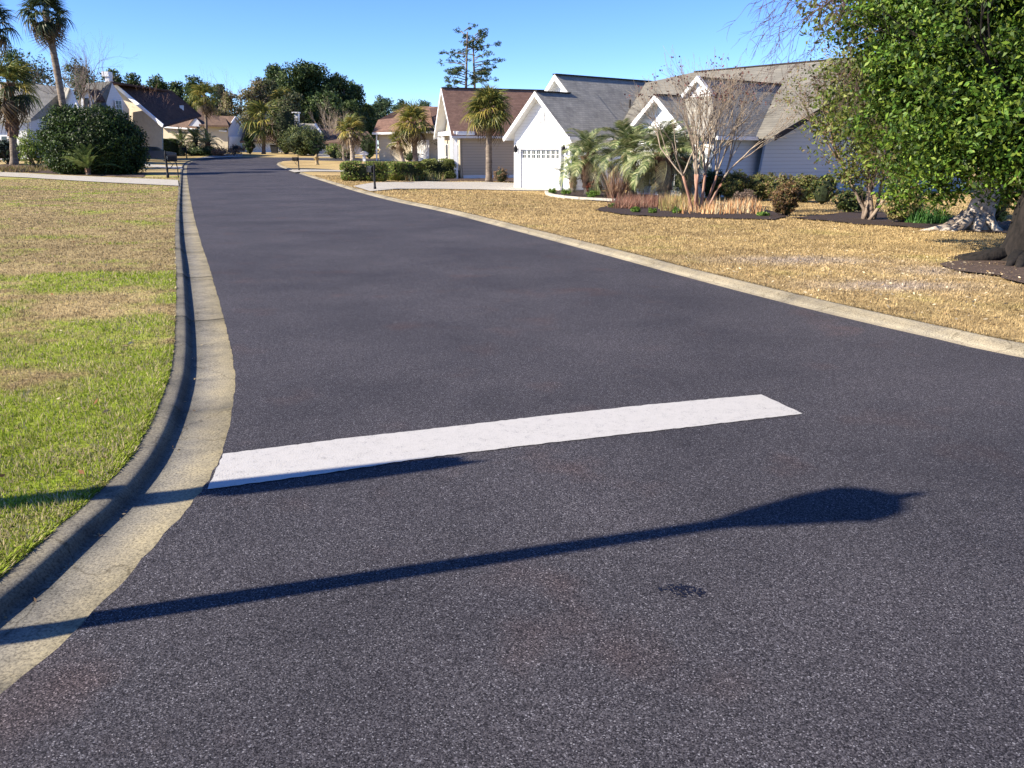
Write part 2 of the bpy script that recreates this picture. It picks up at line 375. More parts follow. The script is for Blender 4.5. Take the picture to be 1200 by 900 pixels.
q = at(326, 190.5); R_w += [(q.x, q.y)]; q = at(345, 188.3); R_w += [(q.x, q.y), (-14, 90), (5, 91), (30, 96), (60, 104)]
LA = smooth_line(L_w, .22); RA = smooth_line(R_w, .3)
def offset(line, d):
    out = []
    for i, p in enumerate(line):
        t = line[min(i+1, len(line)-1)]-line[max(i-1, 0)]; t.normalize()
        out.append(p+Vector((-t.y, t.x))*d)
    return out
LW, RW = .475, .34
LBACK = offset(LA, LW); RBACK = offset(RA, -RW)
def cdt(name, outline, inner, zf, material, colf=None, kind='structure', parent=None):
    pts = [Vector((p[0], p[1])) for p in outline]; n = len(pts)
    poly = np.array([(p.x, p.y) for p in pts])
    inner = np.array(inner) if len(inner) else np.zeros((0, 2))
    if len(inner): inner = inner[inpoly(inner, poly)]
    allp = pts+[Vector(p) for p in inner]
    r = geometry.delaunay_2d_cdt(allp, [(i, (i+1) % n) for i in range(n)], [], 0, 1e-4)
    V = np.array([(v.x, v.y) for v in r[0]]); F = np.array([f for f in r[2] if len(f) == 3])
    F = F[inpoly(V[F].mean(axis=1), poly)]
    Z = zf(V[:, 0], V[:, 1]); V3 = np.column_stack([V, Z])
    e1 = V3[F[:, 1]]-V3[F[:, 0]]; e2 = V3[F[:, 2]]-V3[F[:, 0]]
    fl = (e1[:, 0]*e2[:, 1]-e1[:, 1]*e2[:, 0]) < 0; F[fl] = F[fl][:, ::-1]
    col = colf(V[:, 0], V[:, 1]) if colf else None
    if parent is not None:
        o = parent_origin(parent); V3 = V3 - np.array(o)
    me = np_mesh(name, V3, F, material, col, True, 3)
    o = link(name, me, parent)
    if kind and parent is None: o['kind'] = kind
    return o
def inpoly(p, poly):
    x, y = p[:, 0], p[:, 1]; ins = np.zeros(len(x), bool); n = len(poly); j = n-1
    for i in range(n):
        xi, yi = poly[i]; xj, yj = poly[j]
        if yi != yj:
            c = ((yi > y) != (yj > y)) & (x < (xj-xi)*(y-yi)/(yj-yi)+xi); ins ^= c
        j = i
    return ins
def jitter(line, a, every=1):
    out = []
    for i in range(len(line)-1):
        p, q = line[i], line[i+1]; L = (q-p).length
        k = max(1, int(L/.06)) if p.length < 12 else 1
        for s in range(k):
            c = p.lerp(q, s/k); out.append(c+Vector((random.uniform(-a, a), random.uniform(-a, a))))
    out.append(line[-1]); return out
# ground to the horizon
gx = np.concatenate([-np.geomspace(2400, 30, 22), np.linspace(-28, 28, 29), np.geomspace(30, 2400, 22)])
gy = np.concatenate([[-2400, -1200, -600, -300, -100, -40], np.linspace(-20, 150, 60), np.geomspace(156, 2400, 20)])
X, Y = np.meshgrid(gx, gy); Vg = np.column_stack([X.ravel(), Y.ravel(), gz(X.ravel(), Y.ravel())-.12])
nx = len(gx); F = [(r*nx+c, r*nx+c+1, (r+1)*nx+c+1, (r+1)*nx+c) for r in range(len(gy)-1) for c in range(nx-1)]
tag(link('ground', np_mesh('ground', Vg, F, M['ground'], None, True)), kind='structure')
# road
road_out = jitter([Vector((p.x, p.y)) for p in LA], .007) + [Vector((p.x, p.y)) for p in reversed(RA)]
gi = [(x, y) for y in np.concatenate([np.arange(-5, 20, 1.2), np.arange(20, 112, 3)]) for x in np.arange(-45, 62, 1.7)]
road_poly = np.array([(p.x, p.y) for p in LA]+[(p.x, p.y) for p in reversed(RA)])
cdt('road', road_out, gi, lambda x, y: gz(x, y)+.010, M['asphalt'])
# road edge lip (thin vertical edge of the asphalt overlay)
lip = MB(); jl = road_out[:len(road_out)-len(RA)]
for i in range(len(jl)-1):
    a, b = jl[i], jl[i+1]
    za, zb = float(gz(a.x, a.y)), float(gz(b.x, b.y))
    lip.poly([(a.x, a.y, za+.010), (b.x, b.y, zb+.010), (b.x-.003, b.y, zb-.03), (a.x-.003, a.y, za-.03)])
lipo = lip.build('asphalt_edge', M['tar']); lipo['kind'] = 'structure'
# curbs
def curb(name, line, side, prof, material, seg_len, tints):
    root = empty(name, (0, 0, 0), kind='structure')
    acc = 0; cur = [0]; target = seg_len; segs = []
    for i in range(1, len(line)):
        acc += (line[i]-line[i-1]).length
        if acc >= target*max(1, line[i].length/45): segs.append((cur[0], i)); cur = [i]; acc = 0
    segs.append((cur[0], len(line)-1))
    nrm = []
    for i, p in enumerate(line):
        t = (line[min(i+1, len(line)-1)]-line[max(i-1, 0)]).normalized(); nrm.append(Vector((-t.y, t.x))*side)
    for a, b in segs:
        if b <= a: continue
        mb = MB(); idx = list(range(a, b+1)); k = len(prof); dzs = random.uniform(-.003, .003)
        for n_, i in enumerate(idx):
            p = line[i].copy()
            if n_ == 0 and a > 0: p = p.lerp(line[i+1], min(.4, .011/(line[i+1]-line[i]).length))
            for d, z in prof:
                q = p+nrm[i]*d; wob = .006*(vnoise(np.array([q.x*1.3]), np.array([q.y*1.3]), 5)[0]-.5)
                mb.v.append((q.x, q.y, float(gz(q.x, q.y))+z+dzs+wob*(1 if d > .1 else 0)))
        for n_ in range(len(idx)-1):
            for j in range(k-1):
                f = (n_*k+j, n_*k+j+1, (n_+1)*k+j+1, (n_+1)*k+j)
                mb.f.append(f if side > 0 else f[::-1])
        mb.f.append(tuple(range(k))); mb.f.append(tuple((len(idx)-1)*k+j for j in reversed(range(k))))
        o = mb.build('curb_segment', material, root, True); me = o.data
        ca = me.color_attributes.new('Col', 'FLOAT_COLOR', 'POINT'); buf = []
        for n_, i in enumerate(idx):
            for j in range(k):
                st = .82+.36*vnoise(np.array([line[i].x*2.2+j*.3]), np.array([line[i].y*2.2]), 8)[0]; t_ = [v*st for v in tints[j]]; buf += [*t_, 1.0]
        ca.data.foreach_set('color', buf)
    return root
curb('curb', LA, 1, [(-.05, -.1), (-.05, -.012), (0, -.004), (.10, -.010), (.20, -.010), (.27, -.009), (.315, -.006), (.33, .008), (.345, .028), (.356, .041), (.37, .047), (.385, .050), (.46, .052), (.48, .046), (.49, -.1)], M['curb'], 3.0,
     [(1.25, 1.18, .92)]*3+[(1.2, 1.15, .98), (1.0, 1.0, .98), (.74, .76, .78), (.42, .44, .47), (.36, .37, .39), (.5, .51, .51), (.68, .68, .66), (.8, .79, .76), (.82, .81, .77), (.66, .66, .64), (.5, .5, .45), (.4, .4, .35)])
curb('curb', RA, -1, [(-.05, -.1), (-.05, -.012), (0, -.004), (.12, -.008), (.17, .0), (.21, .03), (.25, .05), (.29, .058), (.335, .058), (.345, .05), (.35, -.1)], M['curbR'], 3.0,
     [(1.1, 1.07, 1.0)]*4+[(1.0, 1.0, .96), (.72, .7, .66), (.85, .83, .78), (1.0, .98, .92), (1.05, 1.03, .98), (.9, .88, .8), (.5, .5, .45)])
# ---------------------------------------------------------------- beds, driveways (polygons first, lawns avoid them)
def gpoly(pix): return [(p.x, p.y) for p in (G(*q) for q in pix)]
bed_main = gpoly([(640, 228), (663, 233), (697, 236), (722, 238), (712, 242), (697, 247), (730, 252.5), (780, 255), (853, 257), (908, 258.5), (925, 254), (900, 247), (850, 240), (830, 234), (790, 230), (740, 227), (700, 224), (675, 222.5), (650, 224)])
bed_trees = gpoly([(925, 256), (1000, 263), (1080, 268), (1130, 272), (1200, 275), (1260, 276), (1260, 262), (1200, 260), (1100, 256), (1030, 249), (985, 250), (950, 254)])
bed_oak = gpoly([(1095, 312), (1112, 306), (1150, 303), (1180, 296), (1240, 296), (1290, 315), (1290, 345), (1200, 337), (1170, 326), (1130, 320)])
bed_beige = gpoly([(480, 211.5), (545, 212), (604, 213), (604, 209), (546, 207.5), (480, 209)])
bed_left = gpoly([(0, 200), (60, 204), (168, 208), (172, 203), (100, 196), (0, 193)])
beds = [bed_main, bed_trees, bed_oak, bed_beige, bed_left]
DR = {}
DR['white_house'] = gpoly([(414, 218.8), (438, 214.6), (500, 213.2), (560, 213.6), (604, 215.2), (668, 220.5), (640, 224), (560, 222.6), (500, 222), (462, 222.5), (434, 225)])
DR['left'] = gpoly([(-30, 200.5), (30, 203.5), (100, 207), (208.5, 211.5), (209.5, 218.5), (100, 213), (30, 208.5), (-30, 205.5)])
DR['second'] = gpoly([(130, 190), (170, 192.5), (213, 195), (214, 198.5), (170, 195.5), (130, 193)])
DR['far_garage'] = gpoly([(228, 186.4), (238, 184.6), (258, 180.8), (285, 180.8), (284, 183.6)])
DR['far_right'] = gpoly([(338, 200), (352, 199), (450, 201), (470, 204), (400, 201.5), (352, 201.8), (345, 202.5)])
DR['far_grey'] = gpoly([(345, 181), (400, 180.5), (425, 183.6), (380, 184)])
# ---------------------------------------------------------------- lawns
def lawncol(x, y):
    n1 = fbm(x*1.1, y*1.6, 1); n2 = fbm(x*5.5, y*5.5, 9); n3 = fbm(x*.23, y*.35, 21); n4 = fbm(x*.5, y*1.1, 33)
    straw = np.array([.56, .44, .25]); straw2 = np.array([.38, .29, .165]); green = np.array([.24, .30, .035])
    t = S((n2-.3)/.4)[:, None]; c = straw*(t)+straw2*(1-t)
    left = x < (2.0-.3*y)
    y0_ = y; y = y+2.6*(fbm(x*.45+3, y*.3, 44)-.5)+1.0*(n1-.5)
    near = S((x+3.4+.28*np.maximum(y-6, 0))/1.6)
    base = (.26+.42*near+.12*S((6.5-y)/2))*S((11.2-y)/1.6)+.45*np.exp(-((y-10.2)/.5)**2)-.22*np.exp(-((y-8.6)/.6)**2)*(1-near)
    g = np.where(left & (y < 60), S((base+1.5*(n1-.5)+1.0*(n2-.5)+.6*(n4-.5)-.05)/.42), S((n1-.60)/.3)*.22)
    y = y0_
    c = np.where((~left)[:, None], c*np.array([.85, .81, .69])*(.80+.45*n4)[:, None], c*np.array([.88, .88, .80])*(1-.14*S((y-9)/4))[:, None])
    gr = green*(.75+.6*n2[:, None])
    c = c*(1-g[:, None])+gr*g[:, None]
    for px, py, rx, ry in ((1045, 335, 1.1, .45), (930, 305, 1.3, .5), (1120, 318, .9, .5)):
        q = G(px, py); e = np.exp(-(((x-q.x)/rx)**2+((y-q.y)/ry)**2)*1.2)*S((n2-.15)/.4)
        c = c*(1-.8*e[:, None])+np.array([.36, .31, .28])*.8*e[:, None]
    return c*(.85+.3*n3[:, None])
def poly_of(line): return [(p.x, p.y) for p in line]
lawnL = poly_of(LBACK)+[(60, 260), (-260, 260), (-260, -8), (-6, -8)]
lawnR = poly_of(RBACK)+[(240, 104), (240, -8), (14, -8)]
def pts_grid():
    out = []
    for y in np.arange(-6, 14, .3): out += [(x, y) for x in np.arange(-14, 14, .3)]
    for y in np.arange(14, 40, .8): out += [(x, y) for x in np.arange(-30, 34, .8)]
    for y in np.arange(40, 110, 2): out += [(x, y) for x in np.arange(-60, 40, 2)]
    for y in np.arange(110, 260, 4): out += [(x, y) for x in np.arange(-256, 236, 4)]
    a = np.array(out); return a+RNG.uniform(-.05, .05, a.shape)
PG = pts_grid()
zl = lambda x, y: gz(x, y)+LAWN
cdt('lawn', lawnL, PG, zl, M['lawn'], lawncol)
cdt('lawn', lawnR, PG, zl, M['lawn'], lawncol)
def grow_poly(pl, step=.5):
    out = []
    for i in range(len(pl)):
        a = Vector(pl[i]); b = Vector(pl[(i+1) % len(pl)]); k = max(1, int((b-a).length/step))
        out += [tuple(a.lerp(b, s/k)) for s in range(k)]
    return out
def inner_grid(pl, st=.6):
    a = np.array(pl); mn = a.min(0); mx = a.max(0)
    st = max(st, (mx-mn).max()/70)
    return [(x, y) for x in np.arange(mn[0], mx[0], st) for y in np.arange(mn[1], mx[1], st)]
for pl, mname, nm in ((bed_main, 'mulch', 'mulch_bed'), (bed_trees, 'mulch', 'mulch_bed'), (bed_oak, 'pine_straw', 'mulch_bed'), (bed_beige, 'pine_straw', 'mulch_bed'), (bed_left, 'pine_straw', 'mulch_bed')):
    jj = .17 if mname == 'pine_straw' and pl is bed_oak else .07
    pl = [(x+random.uniform(-jj, jj), y+random.uniform(-jj, jj)) for x, y in grow_poly(pl, .25)]
    cdt(nm, pl, inner_grid(pl, .3), lambda x, y: gz(x, y)+LAWN+.012+.03*vnoise(x*4, y*4, 3), M[mname])
for k, pl in DR.items():
    cdt('driveway', grow_poly(pl), inner_grid(pl), lambda x, y: gz(x, y)+LAWN+.04, M['drive'])
# ---------------------------------------------------------------- grass blades (stuff)
def blades(name, poly, n, rmin, rmax, hgt, seed, label):
    rng = np.random.default_rng(seed)
    r = rmin*(rmax/rmin)**rng.random(n); a = rng.uniform(math.radians(-44), math.radians(44), n)
    p = np.column_stack([r*np.sin(a), r*np.cos(a)]); p = p[inpoly(p, np.array(poly))]
    for bi, b in enumerate(list(beds)+list(DR.values())):
        ii = inpoly(p, np.array(b))
        if bi == 2: ii &= rng.random(len(p)) < .72
        p = p[~ii]
    x, y = p[:, 0], p[:, 1]; n = len(x); d = np.hypot(x, y); z = gz(x, y)+LAWN-.004
    col = lawncol(x, y)*rng.uniform(.6, 1.5, (n, 1))*(.65+.8*fbm(x*9, y*9, 60))[:, None]; 
    gg = (col[:, 1] > col[:, 0])
    mixs = rng.random(n) < .30+.5*(fbm(x*2.2, y*2.2, 50)-.35)
    col = np.where((gg & mixs)[:, None], np.array([.55, .45, .26])*rng.uniform(.7, 1.2, (n, 1)), col)
    col = np.clip(col, 0.01, .78)
    h = hgt*rng.uniform(.5, 1.35, n)*(.8+.5*fbm(x*2.3, y*2.3, 4))*np.where(gg, 1.2, .9)*(.6+.9*fbm(x*7, y*7, 61))*(1+d*.012)
    wd = np.maximum(.0024, .00042*d)*rng.uniform(.8, 1.6, n)*1.25
    az = rng.uniform(0, 2*math.pi, n); tilt = rng.uniform(.15, 1.25, n); ta = rng.uniform(0, 2*math.pi, n)
    w = np.column_stack([np.cos(az)*wd, np.sin(az)*wd, np.zeros(n)])
    base = np.column_stack([x, y, z]); tip = base+np.column_stack([np.cos(ta)*np.sin(tilt)*h, np.sin(ta)*np.sin(tilt)*h, np.cos(tilt)*h])
    V = np.empty((n, 3, 3)); V[:, 0] = base-w; V[:, 1] = base+w; V[:, 2] = tip
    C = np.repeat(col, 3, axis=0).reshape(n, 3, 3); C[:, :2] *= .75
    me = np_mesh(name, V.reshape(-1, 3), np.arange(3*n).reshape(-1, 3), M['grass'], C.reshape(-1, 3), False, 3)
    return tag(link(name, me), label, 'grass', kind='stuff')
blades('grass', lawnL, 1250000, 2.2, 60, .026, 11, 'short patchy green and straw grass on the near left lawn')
blades('grass', lawnR, 900000, 5.0, 60, .032, 12, 'short dormant straw coloured grass on the right lawn')
def edge_blades(line, side, n, seed, label):
    rng = np.random.default_rng(seed); L = np.array([(p.x, p.y) for p in line]); L = L[(L[:, 1] > 2) & (L[:, 1] < 40)]
    seg = rng.random(n)**1.8*(len(L)-2); i = seg.astype(int); f = (seg-i)[:, None]; p = L[i]*(1-f)+L[i+1]*f
    t = L[i+1]-L[i]; t /= np.linalg.norm(t, axis=1)[:, None]; nr = np.column_stack([t[:, 1], -t[:, 0]])*side
    cl = fbm(p[:, 0]*4, p[:, 1]*4, 70); p = p-nr*rng.uniform(-.012, .05, (n, 1)); x, y = p[:, 0], p[:, 1]; d = np.hypot(x, y)
    h = rng.uniform(.008, .028, n)*(.3+1.3*cl); dirr = nr+t*rng.normal(0, 1.6, (n, 1)); col = lawncol(x, y)*rng.uniform(.35, 1.3, (n, 1))
    mm = rng.random(n) < .12; col[mm] = np.array([.55, .45, .26])*rng.uniform(.6, 1.3, (mm.sum(), 1)); col = np.clip(col, .01, .8)
    z = gz(x, y)+LAWN-.004; wd = np.maximum(.0022, .0004*d)*1.2; w = np.column_stack([-dirr[:, 1], dirr[:, 0], np.zeros(n)])*wd[:, None]
    base = np.column_stack([x, y, z]); el = rng.uniform(-.1, 1.0, n); tip = base+np.column_stack([dirr*(np.cos(el)*h)[:, None], np.sin(el)*h+.006])
    V = np.empty((n, 3, 3)); V[:, 0] = base-w; V[:, 1] = base+w; V[:, 2] = tip
    return tag(link('grass', np_mesh('grass', V.reshape(-1, 3), np.arange(3*n).reshape(-1, 3), M['grass'], np.repeat(col, 3, axis=0), False, 3)), label, 'grass', kind='stuff')
def debris():
    rng = np.random.default_rng(66); n = 420; i = (rng.random(n)**1.5*260).astype(int)+8; L = offset(LA, .29); L = np.array([(p.x, p.y) for p in L]); i = np.clip(i, 0, len(L)-1)
    p = L[i]+rng.normal(0, .035, (n, 2)); z = gz(p[:, 0], p[:, 1])+.0
    me = leaf_mesh('gutter_debris', np.column_stack([p, z]), rng.uniform(.008, .03, n), pick([(.3, .2, .1), (.12, .08, .05), (.45, .36, .22)], n, rng), M['petal'], rng, flat=.25)
    tag(link('gutter_debris', me), 'bits of dry leaf lying in the left gutter', 'debris', kind='stuff')
edge_blades(LBACK, 1, 42000, 13, 'ragged grass blades hanging over the left kerb')
edge_blades(RBACK, -1, 26000, 14, 'ragged straw blades along the right kerb')
def litter(name, poly, n, rmin, rmax, size, cols, seed, label, clusters=None, only=None):
    rng = np.random.default_rng(seed)
    r = rmin*(rmax/rmin)**rng.random(n); a = rng.uniform(math.radians(-40), math.radians(40), n)
    p = np.column_stack([r*np.sin(a), r*np.cos(a)])
    if clusters:
        c = np.array(clusters)[rng.integers(0, len(clusters), n)]; p = c[:, :2]+rng.normal(0, 1, (n, 2))*c[:, 2:3]
    p = p[inpoly(p, np.array(poly))]; n = len(p); z = gz(p[:, 0], p[:, 1])+LAWN+.025
    pos = np.column_stack([p, z+rng.uniform(0, .012, n)])
    me = leaf_mesh(name, pos, size*rng.uniform(.6, 1.3, n), np.array(cols)[rng.integers(0, len(cols), n)]*rng.uniform(.7, 1.2, (n, 1)), M['petal'], rng, flat=.35)
    return tag(link(name, me), label, 'leaves', kind='stuff')
# ---------------------------------------------------------------- vegetation helpers
def leaf_mesh(name, pos, size, col, material, rng, flat=1.0, aspect=.42, outward=None, dirs=None):
    n = len(pos); d = rng.normal(0, 1, (n, 3)) if dirs is None else dirs+rng.normal(0, .45, (n, 3))
    d[:, 2] *= flat
    d /= np.linalg.norm(d, axis=1)[:, None]+1e-9
    q = rng.normal(0, 1, (n, 3)); 
    if flat < 1: q[:, 2] *= flat
    if outward is not None:   # want the leaf plane normal to face outward
        nn = outward+rng.normal(0, .55, (n, 3)); q = np.cross(nn, d)
    s = np.cross(d, np.cross(q, d)) if outward is None else q
    s /= np.linalg.norm(s, axis=1)[:, None]+1e-9
    size = np.broadcast_to(np.asarray(size, dtype=float), (n,))[:, None]
    nrm = np.cross(d, s)
    V = np.empty((n, 4, 3)); V[:, 0] = pos-d*size*.5; V[:, 1] = pos+s*size*aspect*.5+nrm*size*.06; V[:, 2] = pos+d*size*.5; V[:, 3] = pos-s*size*aspect*.5+nrm*size*.06
    C = np.repeat(col, 4, axis=0)
    return np_mesh(name, V.reshape(-1, 3), np.arange(4*n).reshape(-1, 4), material, C)
def pick(cols, n, rng, var=.25):
    c = np.array(cols)[rng.integers(0, len(cols), n)]; return np.clip(c*rng.uniform(1-var, 1+var, (n, 1)), 0, 1)
debris()
litter('fallen_leaves', lawnL, 900, 2.4, 20, .045, [(.42, .3, .16), (.3, .15, .07), (.6, .5, .32)], 31, 'dry fallen leaves scattered over the near left lawn')
qn = G(1170, 330)
litter('fallen_leaves', lawnR, 2600, 7, 22, .042, [(.60, .46, .26), (.42, .28, .14), (.7, .58, .38)], 32, 'pale fallen leaves scattered over the right lawn under the trees', [(qn.x-1.5, qn.y-1, 2.2), (qn.x-3, qn.y+3, 3.5), (qn.x, qn.y+1, 1.6)])
def clumps(rng, lobes, nclump, per, spread, shell=.75):
    """lobes: (cx,cy,cz,rx,ry,rz). returns positions, outward, clump ids"""
    L = np.array(lobes, dtype=float); vol = (L[:, 3]*L[:, 4]+L[:, 4]*L[:, 5]+L[:, 3]*L[:, 5]); vol /= vol.sum()
    li = rng.choice(len(L), nclump, p=vol); d = rng.normal(0, 1, (nclump, 3)); d /= np.linalg.norm(d, axis=1)[:, None]
    r = shell+(1-shell)*rng.random(nclump)**.7*1.1
    inn = rng.random(nclump) < .25; r = np.where(inn, rng.uniform(.3, shell, nclump), r)
    c = L[li, :3]+d*L[li, 3:6]*r[:, None]
    ids = np.repeat(np.arange(nclump), per); n = len(ids)
    off = rng.normal(0, 1, (n, 3)); off /= (np.linalg.norm(off, axis=1)[:, None]+1e-6); off *= (rng.random((n, 1))**.5)*spread
    off[:, 2] *= .7
    pos = c[ids]+off
    return pos, d[ids]+off/spread*.6, ids
def crown(parent, lobes, nclump, per, spread, size, cols, seed, material='leaf', name='crown', shell=.75, clvar=.35, aspect=.45, zmin=None, flat=1):
    rng = np.random.default_rng(seed); pos, out, ids = clumps(rng, lobes, nclump, per, spread, shell)
    cv = rng.uniform(1-clvar, 1+clvar, (nclump, 1))[ids]
    col = np.clip(pick(cols, len(pos), rng)*cv, 0, 1)
    if zmin is not None:
        k = pos[:, 2] > zmin; pos, out, col = pos[k], out[k], col[k]
    pos = pos-np.array(parent_origin(parent)) if parent is not None else pos
    me = leaf_mesh(name, pos, size*rng.uniform(.6, 1.35, len(pos)), col, M[material], rng, outward=out, aspect=aspect, flat=flat)
    return link(name, me, parent)
def wander(p, d, L, n, wob, trop, r0, r1):
    pts = [Vector(p)]; rs = [r0]; d = Vector(d).normalized()
    for i in range(n):
        d = (d+Vector((random.gauss(0, wob), random.gauss(0, wob), random.gauss(0, wob)+trop))).normalized()
        pts.append(pts[-1]+d*(L/n)); rs.append(r0+(r1-r0)*(i+1)/n)
    return pts, rs, d
def grow(mb, p, d, L, r, lev, kids=3, wob=.12, trop=.04, spread=.6, ratio=.62, tips=None, sides=5, rr=.55):
    pts, rs, de = wander(p, d, L, 4 if lev > 0 else 3, wob, trop, r, r*rr if lev > 0 else max(r*.3, .004))
    mb.tube(pts, rs, max(3, sides), cap=False)
    if lev == 0:
        if tips is not None: tips.append(pts[-1])
        return
    for k in range(kids):
        i = random.choice([2, 3, 4]) if k else 4
        i = min(i, len(pts)-1)
        dd = (pts[i]-pts[i-1]).normalized()
        ax = dd.cross(Vector((random.gauss(0, 1), random.gauss(0, 1), random.gauss(0, 1)))).normalized()
        nd = (dd+ax*math.tan(spread*random.uniform(.5, 1.2))).normalized()
        grow(mb, pts[i], nd, L*ratio*random.uniform(.75, 1.2), max(rs[i]*.72, .002), lev-1, kids, wob, trop, spread, ratio, tips, sides-1, rr)
def bare_tree(name, label, base, height, r, stems=1, lev=4, kids=3, mname='twig_gray', spread=.55, fan=.15, trop=.05, wob=.1, group=None, cat='bare tree', ratio=.66, seed=None, mtrunk=None):
    if seed is not None: random.seed(seed)
    root = empty(name, base, label, cat, group)
    mb = MB(); L = height*(1-ratio)/(1-ratio**(lev+1))*1.08
    for s in range(stems):
        a = 2*math.pi*(s+random.random()*.6)/max(stems, 1); f = fan*random.uniform(.6, 1.2) if stems > 1 else .05
        d = Vector((math.cos(a)*f, math.sin(a)*f, 1)); o = Vector(base)+Vector((math.cos(a), math.sin(a), 0))*(r*1.2 if stems > 1 else 0)-Vector((0, 0, .08))
        grow(mb, o, d, L, r, lev, kids, wob, trop, spread, ratio)
    mb.build('trunk_and_branches', M[mtrunk or mname], root, True)
    return root
# palm fronds -------------------------------------------------------------------
FR = {}
def fan_frond(name, cols, seed, droop=.35, nseg=22, pet=.5, width=.052):
    rng = np.random.default_rng(seed); V = []; F = []; C = []
    def quadstrip(pts, ws, side, c):
        n0 = len(V)
        for p, w_ in zip(pts, ws):
            V.append(p-side*w_); V.append(p+side*w_); C.append(c); C.append(c)
        for i in range(len(pts)-1): a = n0+2*i; F.append((a, a+1, a+3, a+2))
    quadstrip([Vector((0, 0, 0)), Vector((pet*.5, 0, .02)), Vector((pet, 0, 0))], [.014, .010, .008], Vector((0, 1, 0)), np.array(cols[0])*1.3)
    for k in range(nseg):
        a = math.radians(-125+250*k/(nseg-1))+rng.uniform(-.04, .04); L = (.62-.16*abs(a)/2.2)*rng.uniform(.88, 1.08)
        c = np.array(cols[rng.integers(0, len(cols))])*rng.uniform(.75, 1.25)
        d = Vector((math.cos(a), math.sin(a), 0)); sd = Vector((-math.sin(a), math.cos(a), .5 if k % 2 else -.5)).normalized()
        o = Vector((pet, 0, 0)); pts = []; ws = []
        for i in range(5):
            t = i/4; dz = .05*math.sin(t*3)*1-droop*(t**2.2)*L*(1+rng.uniform(-.2, .2)) - .03*abs(a)
            pts.append(o+d*(L*t*(1-.18*droop*t))+Vector((0, 0, dz))); ws.append(width*[.25, .75, .8, .5, .03][i]*.5)
        quadstrip(pts, ws, sd, c)
    return np_mesh(name, np.array([tuple(v) for v in V]), np.array(F), M['frond'], np.clip(np.array(C), 0, 1))
def feather_frond(name, cols, seed, arch=1.3, nl=30, llen=.26, droop=.35, vee=.5, lw=.006):
    rng = np.random.default_rng(seed); V = []; F = []; C = []
    pts = []; ang = .35; p = Vector((0, 0, 0)); n = 14
    for i in range(n+1):
        pts.append(p.copy()); ang -= arch/n*(.4+1.2*i/n); p = p+Vector((math.cos(ang), 0, math.sin(ang)))/n
    def at_t(t):
        f = t*n; i = min(int(f), n-1); return pts[i].lerp(pts[i+1], f-i), (pts[i+1]-pts[i]).normalized()
    def strip(ps, ws, side, c):
        n0 = len(V)
        for p_, w_ in zip(ps, ws): V.append(p_-side*w_); V.append(p_+side*w_); C.append(c); C.append(c)
        for i in range(len(ps)-1): a = n0+2*i; F.append((a, a+1, a+3, a+2))
    strip(pts, [.012*(1-i/(n+2)) for i in range(n+1)], Vector((0, 1, 0)), np.array(cols[0])*1.4)
    for k in range(nl):
        t = .16+.84*k/(nl-1); p0, d = at_t(min(t, .999)); up = Vector((-d.z, 0, d.x))
        for s in (-1, 1):
            L = llen*(math.sin(math.pi*min(1, t*.85+.12))**.6)*rng.uniform(.85, 1.1)
            dd = (d*.65+Vector((0, s, 0))*1+up*vee).normalized(); c = np.array(cols[rng.integers(0, len(cols))])*rng.uniform(.75, 1.25)
            ps = [p0+dd*(L*u)+Vector((0, 0, -droop*L*u*u)) for u in (0, .5, 1)]
            strip(ps, [lw, lw*1.5, .001], d, c)
    return np_mesh(name, np.array([tuple(v) for v in V]), np.array(F), M['frond'], np.clip(np.array(C), 0, 1))
SAB = [(.13, .15, .035), (.19, .19, .045), (.085, .12, .03), (.26, .24, .06)]
YEL = [(.33, .27, .06), (.42, .33, .08), (.22, .21, .05)]
DRK = [(.035, .055, .022), (.06, .08, .03), (.022, .035, .016)]
DED = [(.14, .095, .05), (.2, .14, .075), (.08, .055, .035)]
PIN = [(.15, .19, .07), (.24, .28, .11), (.06, .09, .03), (.38, .38, .19)]
SAG = [(.07, .11, .035), (.12, .17, .05), (.18, .22, .075)]
FR['sabal'] = [fan_frond('sabal_frond', SAB, i, .35+.15*i) for i in range(3)]
FR['yellow'] = [fan_frond('yellow_frond', YEL, 10+i, .5) for i in range(2)]
FR['dark'] = [fan_frond('dark_frond', DRK, 20+i, .5+.2*i) for i in range(3)]
FR['dead'] = [fan_frond('dead_frond', DED, 30+i, 1.1) for i in range(2)]
FR['pindo'] = [feather_frond('pindo_frond', PIN, 40+i, 1.5+.3*i, 26, .27, .5, .45, .010) for i in range(3)]
FR['pindo_dry'] = [feather_frond('dry_pindo_frond', [(.36, .33, .17), (.28, .24, .12)], 50, 2.2, 30, .26, .8, .1)]
FR['sago'] = [feather_frond('sago_frond', SAG, 60+i, .9+.3*i, 44, .14, .15, .3) for i in range(2)]
